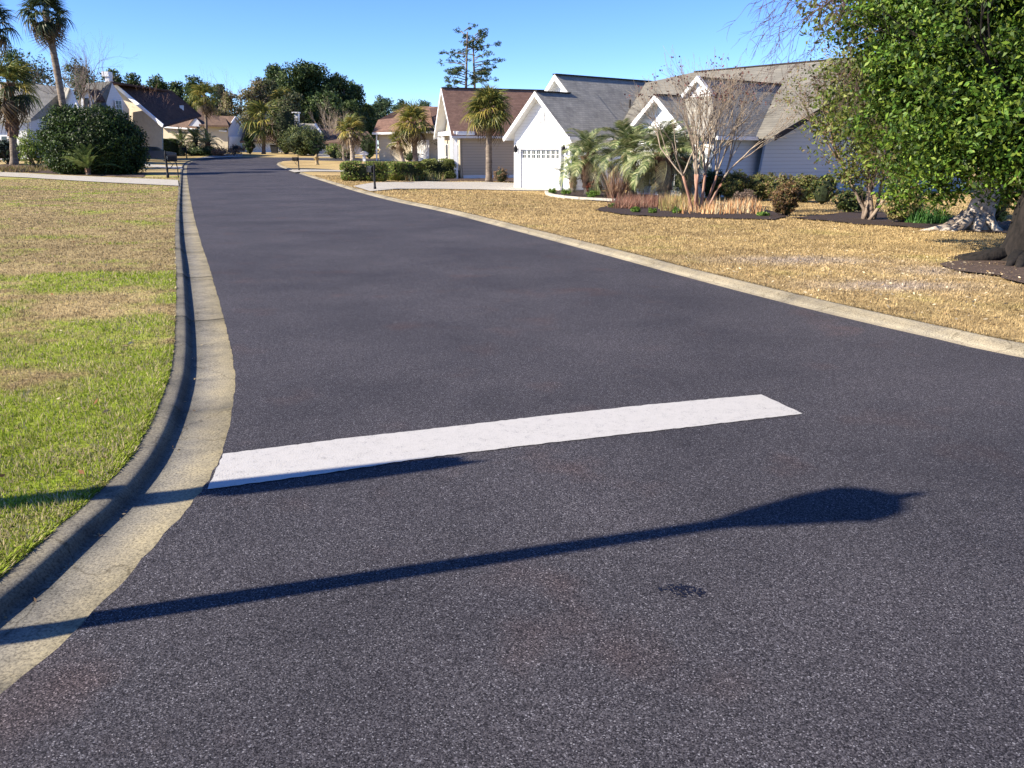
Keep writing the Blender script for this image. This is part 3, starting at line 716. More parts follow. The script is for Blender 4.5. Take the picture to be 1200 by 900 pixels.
def palm(name, label, base, top, tr, crown_r, n, kinds=(('sabal', 1.0),), lo=-55, hi=80, dead=0, boots=.0, group=None, cat='palm tree', seed=1, lean=None, mat_trunk='palm_trunk', swell=1.0, frond_name='frond'):
    random.seed(seed); base = Vector(base); top = Vector(top)
    root = empty(name, base, label, cat, group)
    Ht = (top-base).length; mb = MB(); n_ = max(6, int(Ht*5)); pts = []; rs = []
    mid = (base+top)/2+Vector(((top.x-base.x)*.25, 0, 0)) if lean is None else (base+top)/2+Vector((lean, 0, 0))
    for i in range(n_+1):
        t = i/n_; p = base*(1-t)**2+mid*2*t*(1-t)+top*t*t
        r = tr*(1+.35*max(0, .08-t)/.08)*(1-.15*t)*(1.0 if i % 2 else 1.06); pts.append(p); rs.append(r)
    pts[0] = pts[0]-Vector((0, 0, .1))
    kb = max(2, int(n_*(1-boots)))
    mb.tube(pts[:kb+1], rs[:kb+1], 9, jit=.05).build('trunk', M[mat_trunk], root, True)
    if boots > 0:
        b = MB(); bp = pts[kb:]; b.tube(bp, [tr*1.1*swell]*len(bp), 8, jit=.1)
        nb = max(20, int(Ht*boots*30))
        for k in range(nb):
            t = random.random(); f = t*(len(bp)-1); i = min(int(f), len(bp)-2); p = bp[i].lerp(bp[i+1], f-i); a = random.uniform(0, 6.28)
            d = Vector((math.cos(a), math.sin(a), 0)); s = tr*swell
            b.tube([p+d*s*.8, p+d*s*1.35+Vector((0, 0, s*.9))], [s*.28, s*.08], 4)
        b.build('trunk_boots', M['palm_boots'], root)
    for k in range(n):
        t = k/(n-1); kd = random.choices([a for a, _ in kinds], [b for _, b in kinds])[0]
        if k < dead: kd = 'dead' if not kinds[0][0].startswith('pindo') else 'pindo_dry'
        me = random.choice(FR[kd]); o = link(frond_name, me, root)
        el = math.radians(lo+(hi-lo)*t**.9+random.uniform(-8, 8)); az = k*2.39996+random.uniform(-.25, .25)
        s = crown_r*random.uniform(.85, 1.12)*(1-.2*t)
        R = Matrix.Rotation(az, 4, 'Z') @ Matrix.Rotation(-el, 4, 'Y') @ Matrix.Rotation(random.uniform(-.5, .5), 4, 'X')
        loc = top-base+Vector((0, 0, -tr*1.2*(1-t)))
        o.matrix_local = Matrix.Translation(loc) @ R @ Matrix.Scale(s, 4)
    return root
def hedge(name, label, a, b, width, height, size, cols, dens=900, seed=1, group=None, cat='hedge', roundness=.5, core='core'):
    """a,b ground points along the axis of the hedge"""
    rng = np.random.default_rng(seed); a = Vector(a); b = Vector(b); root = empty(name, (a+b)/2, label, cat, group)
    ax = (b-a); L = ax.length; ux = ax.normalized(); uy = Vector((-ux.y, ux.x, 0)).normalized()
    hl, hw = L/2, width/2; area = 2*(L+width)*height+L*width; n = int(area*dens)
    d = rng.normal(0, 1, (n, 3)); p = 2.0+4.0*roundness*0+ (6-4.5*roundness)
    d = np.abs(d)**(1/p*2 if p < 4 else .45)*np.sign(d); d /= (np.abs(d)**p).sum(1)[:, None]**(1/p)
    k = 1+.10*(fbm(d[:, 0]*hl*1.7+9, d[:, 1]*2+d[:, 2]*2.5+5, seed)-.5)*2
    depth = 1-rng.random(n)**2*.16; dd = d*(k*depth)[:, None]
    loc = np.column_stack([dd[:, 0]*hl, dd[:, 1]*hw, dd[:, 2]*height*.5+height*.5])
    M3 = np.array([[ux.x, ux.y, ux.z], [uy.x, uy.y, uy.z], [0, 0, 1]]); pos = loc @ M3
    cl = fbm(loc[:, 0]*3+3, loc[:, 2]*3+loc[:, 1]*2+7, seed+3)[:, None]
    col = np.clip(pick(cols, n, rng)*(.55+.9*cl), 0, 1)
    me = leaf_mesh('foliage', pos, size*rng.uniform(.6, 1.4, n), col, M['leaf'], rng, outward=d @ M3, aspect=.5)
    link('foliage', me, root)
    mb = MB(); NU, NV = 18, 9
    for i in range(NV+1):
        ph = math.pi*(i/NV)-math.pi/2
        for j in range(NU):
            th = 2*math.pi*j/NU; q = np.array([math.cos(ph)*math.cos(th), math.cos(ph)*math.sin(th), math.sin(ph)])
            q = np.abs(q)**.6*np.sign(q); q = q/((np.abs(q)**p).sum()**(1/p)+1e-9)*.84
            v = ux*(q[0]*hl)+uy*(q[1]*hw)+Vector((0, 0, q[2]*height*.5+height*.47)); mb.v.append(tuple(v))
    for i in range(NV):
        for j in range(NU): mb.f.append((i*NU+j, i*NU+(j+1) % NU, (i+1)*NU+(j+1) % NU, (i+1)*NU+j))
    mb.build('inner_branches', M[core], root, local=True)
    return root
def shrub(name, label, base, rx, ry, h, size, cols, n=2500, seed=1, group=None, cat='shrub', material='leaf', spread=.18, stems=True, low=0.0, core=0):
    base = Vector(base); root = empty(name, base, label, cat, group); random.seed(seed)
    lobes = [(base.x, base.y, base.z+h*.52, rx, ry, h*.48)]
    for k in range(4):
        a = random.uniform(0, 6.28); lobes.append((base.x+math.cos(a)*rx*.4, base.y+math.sin(a)*ry*.4, base.z+h*random.uniform(.4, .68), rx*.55, ry*.55, h*.34))
    per = 22
    crown(root, lobes, max(8, n//per), per, spread*max(rx, h*.5), size, cols, seed, material, 'foliage', shell=.7, zmin=base.z+low)
    if stems:
        mb = MB()
        for k in range(7):
            a = random.uniform(0, 6.28); grow(mb, base-Vector((0, 0, .05)), Vector((math.cos(a)*.6, math.sin(a)*.6, 1)), h*.42, .018*max(1, h), 2, 3, .12, .02, .6, .6)
        mb.build('stems', M['bark'], root)
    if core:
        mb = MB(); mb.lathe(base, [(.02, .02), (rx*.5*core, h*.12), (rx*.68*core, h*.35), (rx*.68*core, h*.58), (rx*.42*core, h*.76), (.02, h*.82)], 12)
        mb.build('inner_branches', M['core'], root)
    return root
# ---------------------------------------------------------------- stop line and tar spot
def strip_line():
    top = [(262, 531.5), (400, 514), (503, 502.5), (620, 489), (760, 474), (892, 462)]
    bot = [(243, 573), (370, 556), (500, 536), (640, 519), (800, 501), (941, 484.5)]
    a = [at(*q, .015) for q in top]; b = [at(*q, .015) for q in bot]
    def dens(l):
        out = []
        for i in range(len(l)-1):
            k = max(1, int((l[i+1]-l[i]).length/.03))
            for s in range(k):
                c = l[i].lerp(l[i+1], s/k); out.append((c.x+random.uniform(-.004, .004), c.y+random.uniform(-.005, .005)))
        return out+[(l[-1].x, l[-1].y)]
    pl = dens(a)+dens([a[-1], b[-1]])[1:-1]+dens(list(reversed(b)))+dens([b[0], a[0]])[1:-1]
    cdt('stop_line', pl, inner_grid(pl, .2), lambda x, y: gz(x, y)+.0145, M['paint'])
strip_line()
mb = MB()
for (px, py, r) in ((781, 689, .03), (795, 691, .022), (806, 694, .045), (815, 692, .03), (800, 688, .018), (822, 696, .015)):
    q = at(px, py, .01)
    for k in range(int(r*900)):
        a = random.uniform(0, 6.28); d = r*random.random()**.6; s = random.uniform(.003, .007); z = q.z+.0015+random.uniform(0, .001)
        o = Vector((q.x+math.cos(a)*d*1.4, q.y+math.sin(a)*d, z)); m = random.randint(4, 6); ph = random.random()*6
        mb.poly([o+Vector((math.cos(ph+6.283*i/m)*s, math.sin(ph+6.283*i/m)*s, 0)) for i in range(m)])
o = mb.build('tar_spatter', M['tar']); tag(o, kind='stuff'); tag(o, 'small black tar spatter on the asphalt in the foreground')
# ---------------------------------------------------------------- street lamp and stop sign left of the frame (their shadows cross the road)
def shadow_base(tip_px, tip_py, height):
    t = at(tip_px, tip_py, .01); L = height/math.tan(SUN_EL)
    return Vector((t.x+SUN_DIR.x*L, t.y+SUN_DIR.y*L, t.z))
LAMP_H = 3.6
b0 = shadow_base(1086, 577, LAMP_H); b0.z = float(gz(b0.x, b0.y))+LAWN
lamp = empty('street_lamp', b0, 'black lantern lamp post beside the kerb whose shadow crosses the road', 'street lamp')
zt = LAMP_H - b0.z
mb = MB(); mb.lathe(b0, [(.14, -.05), (.14, .12), (.09, .2), (.075, .5), (.055, .56), (.05, zt-.78), (.06, zt-.72)], 20); mb.build('pole', M['black'], lamp, True)
mb = MB(); mb.lathe(b0, [(.05, zt-.74), (.07, zt-.70), (.10, zt-.62), (.15, zt-.45), (.185, zt-.32), (.185, zt-.302)], 6); mb.build('lantern_glass', M['lamp_glass'], lamp, True)
mb = MB(); mb.lathe(b0, [(.195, zt-.301), (.20, zt-.285), (.16, zt-.20), (.11, zt-.165), (.03, zt-.15), (.034, zt-.14), (.036, zt-.10), (.03, zt-.05), (.018, zt)], 8); mb.build('lantern_cap', M['black'], lamp, True)
SIGN_H = 2.75
b1 = shadow_base(541, 539, SIGN_H); b1.z = float(gz(b1.x, b1.y))+LAWN
sign = empty('stop_sign', b1, 'red octagonal stop sign seen edge on beside the painted stop line', 'road sign')
mb = MB(); mb.box(b1+Vector((0, 0, 1.3)), (.13, .13, 2.75)); mb.build('post', M['black'], sign)
ang = math.atan2(SUN_DIR.y, SUN_DIR.x)+math.radians(8); ux = Vector((math.cos(ang), math.sin(ang), 0)); un = Vector((-ux.y, ux.x, 0))
cz = SIGN_H - b1.z - .375 + b1.z - 0; R8 = .375/math.cos(math.pi/8)
pts = [Vector((b1.x, b1.y, cz))+ux*(R8*math.cos(math.pi/8+k*math.pi/4))+Vector((0, 0, R8*math.sin(math.pi/8+k*math.pi/4)))+un*.07 for k in range(8)]
mb = MB(); mb.prism(pts, un*.004); mb.build('sign_plate', M['red_plaque'], sign)
mb = MB(); mb.prism([p+un*.0045 for p in pts], un*.0006); mb.build('sign_border', M['alum'], sign)
# ---------------------------------------------------------------- houses
class Fr:
    def __init__(s, O, f, v, z=0): s.O = Vector((O[0], O[1], 0)); s.f = Vector((f[0], f[1], 0)).normalized(); s.v = Vector((v[0], v[1], 0)).normalized()
    def __call__(s, u, v, z): return s.O+s.f*u+s.v*v+Vector((0, 0, z))
def part(root, name, m, fn, smooth=False):
    mb = MB(); fn(mb); return mb.build(name, M[m], root, smooth)
def roof_poly(root, pts, m, th=.14, name='roof'):
    return part(root, name, m, lambda b: b.prism(pts, (0, 0, -th)))
def bar(mb, a, b, w_, h_):
    a = Vector(a); b = Vector(b); d = (b-a); L = d.length; d.normalize(); up = Vector((0, 0, 1)); s = d.cross(up)
    if s.length < .01: s = Vector((1, 0, 0))
    s.normalize(); n = s.cross(d).normalized()
    R = Matrix((d, s, n)).transposed(); mb.box((a+b)/2, (L, w_, h_), R); return mb
def gable_block(root, F, u0, u1, v0, v1, z0, ze, zr, wall, roof, ur=None, ohe=.35, ohf=.4, ohb=.1, roof_name='roof', side=True, trim='trim', gable_wall=None, cap_end=None):
    ur = (u0+u1)/2 if ur is None else ur
    sL = (zr-ze)/(ur-u0); sR = (zr-ze)/(u1-ur); T = .10
    part(root, 'front_wall', gable_wall or wall, lambda b: b.prism([F(u0, v0, z0), F(u1, v0, z0), F(u1, v0, ze), F(ur, v0, zr), F(u0, v0, ze)], F.v*.12))
    if side:
        part(root, 'side_wall', wall, lambda b: b.prism([F(u1-.003, v0+.121, z0), F(u1-.003, v1, z0), F(u1-.003, v1, ze), F(u1-.003, v0+.121, ze)], -F.f*.12))
        part(root, 'side_wall', wall, lambda b: b.prism([F(u0+.003, v0+.121, z0), F(u0+.003, v1, z0), F(u0+.003, v1, ze), F(u0+.003, v0+.121, ze)], F.f*.12))
        part(root, 'rear_wall', wall, lambda b: b.prism([F(u0+.13, v1, z0), F(u1-.13, v1, z0), F(u1-.13, v1, ze), F(ur, v1, zr-.13), F(u0+.13, v1, ze)], -F.v*.12))
    el, er = ze-sL*ohe, ze-sR*ohe; a, b_ = v0-ohf, v1+ohb; t = Vector((0, 0, T))
    L = [F(u0-ohe, a, el)+t, F(ur, a, zr)+t, F(ur, b_, zr)+t, F(u0-ohe, b_, el)+t]
    Rr = [F(u1+ohe, a, er)+t, F(u1+ohe, b_, er)+t, F(ur, b_, zr)+t, F(ur, a, zr)+t]
    for q, nm in ((L, roof_name), (Rr, roof_name)):
        roof_poly(root, q, roof, .07, nm)
        part(root, 'soffit', trim, lambda m_: m_.prism([p-Vector((0, 0, .072)) for p in q], (0, 0, -.03)))
    e = -F.v*.03
    for (uu, zz) in ((u0-ohe, el), (u1+ohe, er)):
        part(root, 'rake_board', trim, lambda m_: m_.prism([F(uu, a-.002, zz-.16), F(ur, a-.002, zr-.16), F(ur, a-.002, zr+.085), F(uu, a-.002, zz+.085)], e))
        part(root, 'gutter', trim, lambda m_: m_.prism([F(uu, a, zz-.10), F(uu, a, zz+.05), F(uu+(.11 if uu > ur else -.11), a, zz+.05), F(uu+(.09 if uu > ur else -.09), a, zz-.10)], F.v*(b_-a)))
    part(root, 'ridge_cap', 'dark_trim', lambda m_: bar(m_, F(ur, a+.02, zr+T+.01), F(ur, b_ if cap_end is None else cap_end, zr+T+.01), .25, .05))
def window(root, F, u0, u1, v, z0, z1, nx=2, ny=2, out=-1, axis='u', m='trim'):
    """window on plane v (axis u) or on plane u (axis v). out = direction of the outside"""
    def pt(a, d, z): return F(a, v+out*d, z) if axis == 'u' else F(v+out*d, a, z)
    A, B = u0, u1; fw = .07
    fr = MB()
    for a, b, c, d in ((A-fw, A, z0-fw, z1+fw), (B, B+fw, z0-fw, z1+fw), (A, B, z0-fw, z0), (A, B, z1, z1+fw)):
        fr.prism([pt(a, .005, c), pt(b, .005, c), pt(b, .005, d), pt(a, .005, d)], pt(a, .06, c)-pt(a, .005, c))
    w_ = fr.build('window', M[m], root)
    for i in range(nx):
        for j in range(ny):
            a0 = A+(B-A)*i/nx+.015; a1 = A+(B-A)*(i+1)/nx-.015; c0 = z0+(z1-z0)*j/ny+.015; c1 = z0+(z1-z0)*(j+1)/ny-.015
            part(w_, 'pane', 'glass', lambda m_: m_.prism([pt(a0, .01, c0), pt(a1, .01, c0), pt(a1, .01, c1), pt(a0, .01, c1)], pt(a0, .02, c0)-pt(a0, .01, c0)))
    gb = MB()
    for i in range(1, nx): a = A+(B-A)*i/nx; gb.prism([pt(a-.015, .008, z0), pt(a+.015, .008, z0), pt(a+.015, .008, z1), pt(a-.015, .008, z1)], pt(a, .035, z0)-pt(a, .008, z0))
    for j in range(1, ny): c = z0+(z1-z0)*j/ny; gb.prism([pt(A, .0085, c-.015), pt(B, .0085, c-.015), pt(B, .0085, c+.015), pt(A, .0085, c+.015)], pt(A, .034, c)-pt(A, .0085, c))
    if nx*ny > 1: gb.build('glazing_bars', M[m], w_)
    return w_
def garage_door(root, F, u0, u1, v, z0, z1, cols=8, windows=8, m='trim', frame='trim'):
    d = part(root, 'garage_door', m, lambda b: b.prism([F(u0, v-.02, z0), F(u1, v-.02, z0), F(u1, v-.02, z1), F(u0, v-.02, z1)], -F.v*.03))
    h = (z1-z0)/4
    for j in range(4):
        for i in range(cols):
            a0 = u0+(u1-u0)*i/cols+.05; a1 = u0+(u1-u0)*(i+1)/cols-.05; c0 = z0+h*j+.05; c1 = z0+h*(j+1)-.05
            if j == 3 and windows:
                for s in range(2):
                    for t in range(2):
                        w_ = (a1-a0)/2; hh = (c1-c0)/2
                        part(d, 'pane', 'glass', lambda b: b.prism([F(a0+s*w_+.012, v-.055, c0+t*hh+.012), F(a0+s*w_+w_-.012, v-.055, c0+t*hh+.012), F(a0+s*w_+w_-.012, v-.055, c0+t*hh+hh-.012), F(a0+s*w_+.012, v-.055, c0+t*hh+hh-.012)], F.v*.01))
            else:
                part(d, 'panel', m, lambda b: b.prism([F(a0, v-.062, c0), F(a1, v-.062, c0), F(a1, v-.062, c1), F(a0, v-.062, c1)], F.v*.014))
    for a, b_, c, e in ((u0-.14, u0, z0, z1+.14), (u1, u1+.14, z0, z1+.14), (u0, u1, z1, z1+.14)):
        part(root, 'door_casing', frame, lambda b: b.prism([F(a, v-.001, c), F(b_, v-.001, c), F(b_, v-.001, e), F(a, v-.001, e)], -F.v*.17))
    return d
# ---- white house with grey roof (right)
GF = Fr((.14, 46.4), (.63, -.77), (.77, .63)); z0 = -.75
gh = empty('house', GF(4, 3, -.45), 'white house with grey shingle roof and white garage facing the wide driveway', 'house')
gable_block(gh, GF, 0, 4.55, 0, 4.0, z0, 2.45, 4.42, 'wall_white', 'sh_gray', ohe=.32, ohf=.5, cap_end=2.0)
garage_door(gh, GF, .72, 3.85, 0, -.47, 1.60, frame='ltgray_wall')  # casing coloured grey to paint in the shade around the recessed door
for u in (.30, 4.2):
    l = part(gh, 'wall_lantern', 'black', lambda b: (b.lathe(GF(u, -.16, 1.42), [(.03, 0), (.09, .05), (.10, .28), (.03, .40), (.01, .46)], 6), b.box(GF(u, -.06, 1.62), (.05, .2, .05))))
part(gh, 'frieze_board', 'trim', lambda b: b.prism([GF(.0, -.015, 1.95), GF(4.55, -.015, 1.95), GF(4.55, -.015, 2.08), GF(0, -.015, 2.08)], -GF.v*.02))
for u in (.0, 4.43): part(gh, 'corner_board', 'trim', lambda b: b.prism([GF(u, -.012, z0), GF(u+.12, -.012, z0), GF(u+.12, -.012, 1.94), GF(u, -.012, 1.94)], -GF.v*.02))
part(gh, 'downspout', 'trim', lambda b: b.box(GF(4.72, -.1, .85), (.08, .08, 3.0)))
# main body behind the garage: higher ridge parallel to the garage ridge
part(gh, 'upper_gable', 'wall_white', lambda b: b.prism([GF(-1.9, 2.45, 2.45), GF(4.1, 2.45, 2.5), GF(1.05, 2.45, 5.38)], GF.v*.1))
t = Vector((0, 0, .1))
zr = 5.48
roof_poly(gh, [GF(1.05, 2.0, zr)+t*.7, GF(4.87, 2.0, 2.17)+t*.7, GF(4.87, 9.8, 2.17)+t*.7, GF(1.05, 10.0, zr)+t*.7], 'sh_gray', .12)
roof_poly(gh, [GF(1.05, 2.0, zr)+t*.7, GF(1.05, 10.0, zr)+t*.7, GF(-2.3, 10.0, 2.15)+t*.7, GF(-2.3, 2.0, 2.15)+t*.7], 'sh_gray', .12)
for ue, ze_ in ((2.2, 4.44), (-2.3, 2.15)):
    part(gh, 'rake_board', 'trim', lambda b: b.prism([GF(1.05, 1.96, zr-.22), GF(ue, 1.96, ze_-.22), GF(ue, 1.96, ze_+.07), GF(1.05, 1.96, zr+.07)], GF.v*.035))
    part(gh, 'soffit', 'trim', lambda b: b.prism([GF(1.05, 2.0, zr-.06), GF(ue, 2.0, ze_-.06), GF(ue, 2.46, ze_-.06), GF(1.05, 2.46, zr-.06)], (0, 0, -.04)))
part(gh, 'ridge_cap', 'dark_trim', lambda b: bar(b, GF(1.05, 1.96, zr+.08), GF(1.05, 10, zr+.08), .3, .06))
part(gh, 'side_wall', 'wall_shade_tone', lambda b: b.prism([GF(4.553, 4.0, z0), GF(4.553, 7.9, z0), GF(4.553, 7.9, 2.3), GF(4.553, 4.0, 2.3)], -GF.f*.1))
part(gh, 'gutter', 'trim', lambda b: b.prism([GF(4.87, 4.1, 2.02), GF(4.99, 4.1, 2.02), GF(5.0, 4.1, 2.18), GF(4.87, 4.1, 2.18)], GF.v*3.6))
# wing: ridge along u
zw = 5.8
roof_poly(gh, [GF(4.9, 2.7, 2.08)+t, GF(14.7, 2.7, 2.08)+t, GF(16.9, 10, zw)+t, GF(4.3, 10, zw)+t, GF(1.4, 10.0, 5.4)+t, GF(1.6, 8.8, 5.3)+t], 'sh_lgray', .12)
roof_poly(gh, [GF(4.3, 10, zw)+t, GF(16.9, 10, zw)+t, GF(17.8, 17, 2.2)+t, GF(1.5, 17, 2.2)+t], 'sh_lgray', .12)
roof_poly(gh, [GF(1.4, 10.02, 5.45)+t, GF(4.3, 10.0, zw)+t, GF(1.5, 17, 2.2)+t, GF(-1, 14, 2.2)+t], 'sh_brown', .12)
part(gh, 'ridge_cap', 'dark_trim', lambda b: bar(b, GF(4.3, 10, zw+.11), GF(16.9, 10, zw+.11), .25, .06))
part(gh, 'end_wall', 'wall_shade_tone', lambda b: b.prism([GF(13.6, 3.2, z0-.2), GF(17.4, 16.8, z0-.2), GF(17.4, 16.8, 2.1), GF(16.5, 10.0, zw-.05), GF(14.0, 3.2, 2.1)], -GF.f*.12))
part(gh, 'rake_board', 'dark_trim', lambda b: b.prism([GF(14.72, 2.66, 1.96), GF(16.93, 9.98, zw-.12), GF(16.93, 9.98, zw+.12), GF(14.72, 2.66, 2.2)], GF.f*.04))  # shade on this rake is painted in by the dark colour
part(gh, 'rake_board', 'trim', lambda b: b.prism([GF(16.93, 10.02, zw-.12), GF(17.83, 17, 2.08), GF(17.83, 17, 2.32), GF(16.93, 10.02, zw+.12)], GF.f*.04))
# entrance wall between garage and front gable
part(gh, 'recessed_wall', 'wall_white', lambda b: b.prism([GF(4.6, 3.0, z0), GF(9.0, 3.0, z0), GF(9.0, 3.0, 2.1), GF(4.6, 3.0, 2.1)], GF.v*.12))
part(gh, 'front_door', 'glass', lambda b: b.prism([GF(7.1, 2.97, -.5), GF(7.9, 2.97, -.5), GF(7.9, 2.97, 1.4), GF(7.1, 2.97, 1.4)], GF.v*.02))
for u in (6.9, 8.0): part(gh, 'porch_column', 'trim', lambda b: b.lathe(GF(u, 2.4, z0), [(.1, 0), (.09, .1), (.08, 2.6), (.1, 2.85)], 10))
gable_block(gh, GF, 8.85, 12.25, -.1, 3.1, z0-.2, 2.36, 3.86, 'wall_white', 'sh_gray', ohe=.3, ohf=.45)
for (a, b_) in ((9.75, 10.5), (11.2, 11.95)):
    window(gh, GF, a, b_, -.1, -.05, 1.05, 2, 2)
    for s in (a-.42, b_+.10): part(gh, 'shutter', 'ltgray_wall', lambda b: b.prism([GF(s, -.12, -.1), GF(s+.3, -.12, -.1), GF(s+.3, -.12, 1.1), GF(s, -.12, 1.1)], -GF.v*.03))
# cross roof with a small white gablet above a hipped front slope
ur3, zr3, el3, er3, ez3 = 11.5, 4.6, 9.25, 13.75, 2.1
roof_poly(gh, [GF(ur3, 1.15, zr3)+t, GF(ur3, 8.2, zr3)+t, GF(er3, 8.2, ez3)+t, GF(er3, -.2, ez3)+t, GF(12.19, 1.35, 3.83)+t], 'sh_gray', .12)
roof_poly(gh, [GF(ur3, 1.15, zr3)+t, GF(10.81, 1.35, 3.83)+t, GF(el3, -.2, ez3)+t, GF(el3, 8.2, ez3)+t, GF(ur3, 8.2, zr3)+t], 'sh_gray', .12)
roof_poly(gh, [GF(el3+.01, -.21, ez3)+t, GF(er3-.01, -.21, ez3)+t, GF(12.2, 1.36, 3.83)+t, GF(10.8, 1.36, 3.83)+t], 'sh_gray', .12)
part(gh, 'gablet', 'wall_white', lambda b: b.prism([GF(10.75, 1.33, 3.88), GF(12.25, 1.33, 3.88), GF(ur3, 1.33, 4.72)], GF.v*.06))
for ue in (10.62, 12.38): part(gh, 'rake_board', 'trim', lambda b: b.prism([GF(ue, 1.12, 3.78), GF(ur3, 1.12, zr3-.04), GF(ur3, 1.12, zr3+.18), GF(ue, 1.12, 3.97)], GF.v*.2))
part(gh, 'ridge_cap', 'dark_trim', lambda b: bar(b, GF(ur3, 1.3, zr3+.11), GF(ur3, 8.2, zr3+.11), .25, .05))
part(gh, 'side_wall', 'wall_shade_tone', lambda b: b.prism([GF(13.4, .15, z0-.2), GF(13.4, 8, z0-.2), GF(13.4, 8, 2.05), GF(13.4, .15, 2.05)], -GF.f*.12))
part(gh, 'front_wall', 'wall_white', lambda b: b.prism([GF(12.3, .15, z0-.2), GF(13.27, .15, z0-.2), GF(13.27, .15, 2.05), GF(12.3, .15, 2.05)], GF.v*.12))
part(gh, 'gutter', 'trim', lambda b: b.prism([GF(er3, -.2, 2.0), GF(er3+.11, -.2, 2.0), GF(er3+.12, -.2, 2.16), GF(er3, -.2, 2.16)], GF.v*3.0))
part(gh, 'gable_vent', 'ltgray_wall', lambda b: b.prism([GF(2.05, -.03, 3.0), GF(2.5, -.03, 3.0), GF(2.5, -.03, 3.5), GF(2.275, -.03, 3.7), GF(2.05, -.03, 3.5)], -GF.v*.03))
part(gh, 'foundation_band', 'ltgray_wall', lambda b: b.prism([GF(13.405, .9, -.95), GF(13.405, 3.1, -.95), GF(13.405, 3.1, -.35), GF(13.405, .9, -.35)], GF.f*.03))
for k in range(2): part(gh, 'roof_vent_pipe', 'dark_trim', lambda b: b.tube([GF(3.0+k*.4, 6+k*2, 3.4), GF(3.0+k*.4, 6+k*2, 4.3)], .05, 8))
# chimney
part(gh, 'chimney', 'trim', lambda b: (b.box(GF(15.6, 10.3, 6.4), (.8, .8, 1.5)), b.box(GF(15.6, 10.3, 7.2), (1.0, 1.0, .14)), b.lathe(GF(15.6, 10.3, 7.25), [(.28, 0), (.28, .35), (.36, .4), (.3, .62), (.05, .7)], 12)))
# ---- beige house with brown roof
FF = Fr((-4.4-.34*2.1, 61+.94*2.1), (.34, -.94), (.94, .34))
fh = empty('house', FF(2, 3, -.5), 'tan house with dark brown shingle roof and small white columned porch', 'house')
gable_block(fh, FF, 0, 4.2, .0, 13, -.75, 2.85, 5.72, 'wall_tan', 'sh_brown', ohe=.3, ohf=.7, side=False, gable_wall='stucco')
for uu in (0.003, 4.197):
    s = 1 if uu < 1 else -1
    part(fh, 'side_wall', 'wall_tan', lambda b: b.prism([FF(uu, .15, -.75), FF(uu, 13, -.75), FF(uu, 13, 2.85), FF(uu, .15, 2.85)], FF.f*.12*s))
    part(fh, 'foundation_band', 'trim', lambda b: b.prism([FF(uu-s*.02, .2, -.48), FF(uu-s*.02, 12.9, -.48), FF(uu-s*.02, 12.9, -.2), FF(uu-s*.02, .2, -.2)], -FF.f*.03*s))
# open porch: remove lower front by columns in front of the wall
for u in (-.12, .9, 3.3, 4.32): part(fh, 'porch_column', 'trim', lambda b: b.box(FF(u, -.35, 1.1), (.26, .26, 3.4)))
part(fh, 'porch_beam', 'trim', lambda b: b.prism([FF(-.25, -.5, 2.55), FF(4.45, -.5, 2.55), FF(4.45, -.5, 2.82), FF(-.25, -.5, 2.82)], FF.v*.3))
part(fh, 'porch_beam', 'trim', lambda b: b.prism([FF(4.3, -.2, 2.56), FF(4.5, -.2, 2.56), FF(4.5, -.2, 2.81), FF(4.3, -.2, 2.81)], FF.v*1.2))
for a in (.5, 2.0, 3.2): window(fh, FF, a, a+.7, 0, .2, 1.9, 1, 2)
part(fh, 'electric_meter_box', 'lead', lambda b: (b.box(FF(4.28, 6.1, .75), (.2, .25, .45)), b.box(FF(4.25, 6.1, .2), (.06, .06, .8))))
part(fh, 'utility_cabinet', 'lead', lambda b: b.box(FF(4.32, 7.4, .35), (.25, .4, 1.3)))
# ---- brown hip roofed house further away
q = G(444, 188.3); YE = q.y
eh = empty('house', (q.x+4, q.y+3, q.z), 'cream house with stepped brown roof behind the long green hedge', 'house')
zg = q.z-.2
def PZ(px, Y, z): p = P(px, 170, Y); return Vector((p.x, Y, z))
def HZ(px, py, Y): return P(px, py, Y)
w0 = HZ(443, 156, YE); w1 = HZ(532, 154, YE-2.0); ze = w0.z
def wallp(root, a, b, zb, zt, m, th=.15, name='wall', zt2=None):
    a = Vector(a); b = Vector(b); n = Vector((-(b-a).y, (b-a).x, 0)).normalized()
    return part(root, name, m, lambda mb: mb.prism([Vector((a.x, a.y, zb)), Vector((b.x, b.y, zb)), Vector((b.x, b.y, zt if zt2 is None else zt2)), Vector((a.x, a.y, zt))], n*th))
wallp(eh, w0, w1, zg, ze, 'wall_cream')
b2 = w1+Vector((1.5, 7, 0)); b3 = w0+Vector((1.5, 8, 0))
wallp(eh, w1, b2, zg, ze, 'wall_cream', name='side_wall'); wallp(eh, b3, w0, zg, ze, 'wall_cream', name='side_wall')
e0 = HZ(436.5, 155.5, YE-.4); e1 = HZ(536, 153, YE-2.6); r0 = HZ(474, 124.5, YE+3.5); r1 = HZ(521, 125, YE+2.5); s0 = HZ(443, 140.5, YE+2.2); s1 = HZ(461, 138, YE+2.5)
roof_poly(eh, [e0, e1, r1, r0, s1, s0], 'sh_brown', .2)
roof_poly(eh, [r0, r1, Vector((b2.x+.5, b2.y, ze)), Vector((b3.x, b3.y, ze)), s0], 'sh_brown', .2)
roof_poly(eh, [HZ(503, 127, YE-.5), HZ(509, 149, YE-3), HZ(530, 140, YE-3.4), HZ(532, 120, YE+1), HZ(521, 123, YE+.8)], 'sh_brown', .2)
part(eh, 'rake_board', 'trim', lambda b: bar(b, HZ(508, 149.5, YE-3.1), HZ(531, 140, YE-3.5), .1, .3))
part(eh, 'gutter', 'trim', lambda b: bar(b, e0+Vector((0, -.05, -.1)), e1+Vector((0, -.05, -.1)), .16, .22))
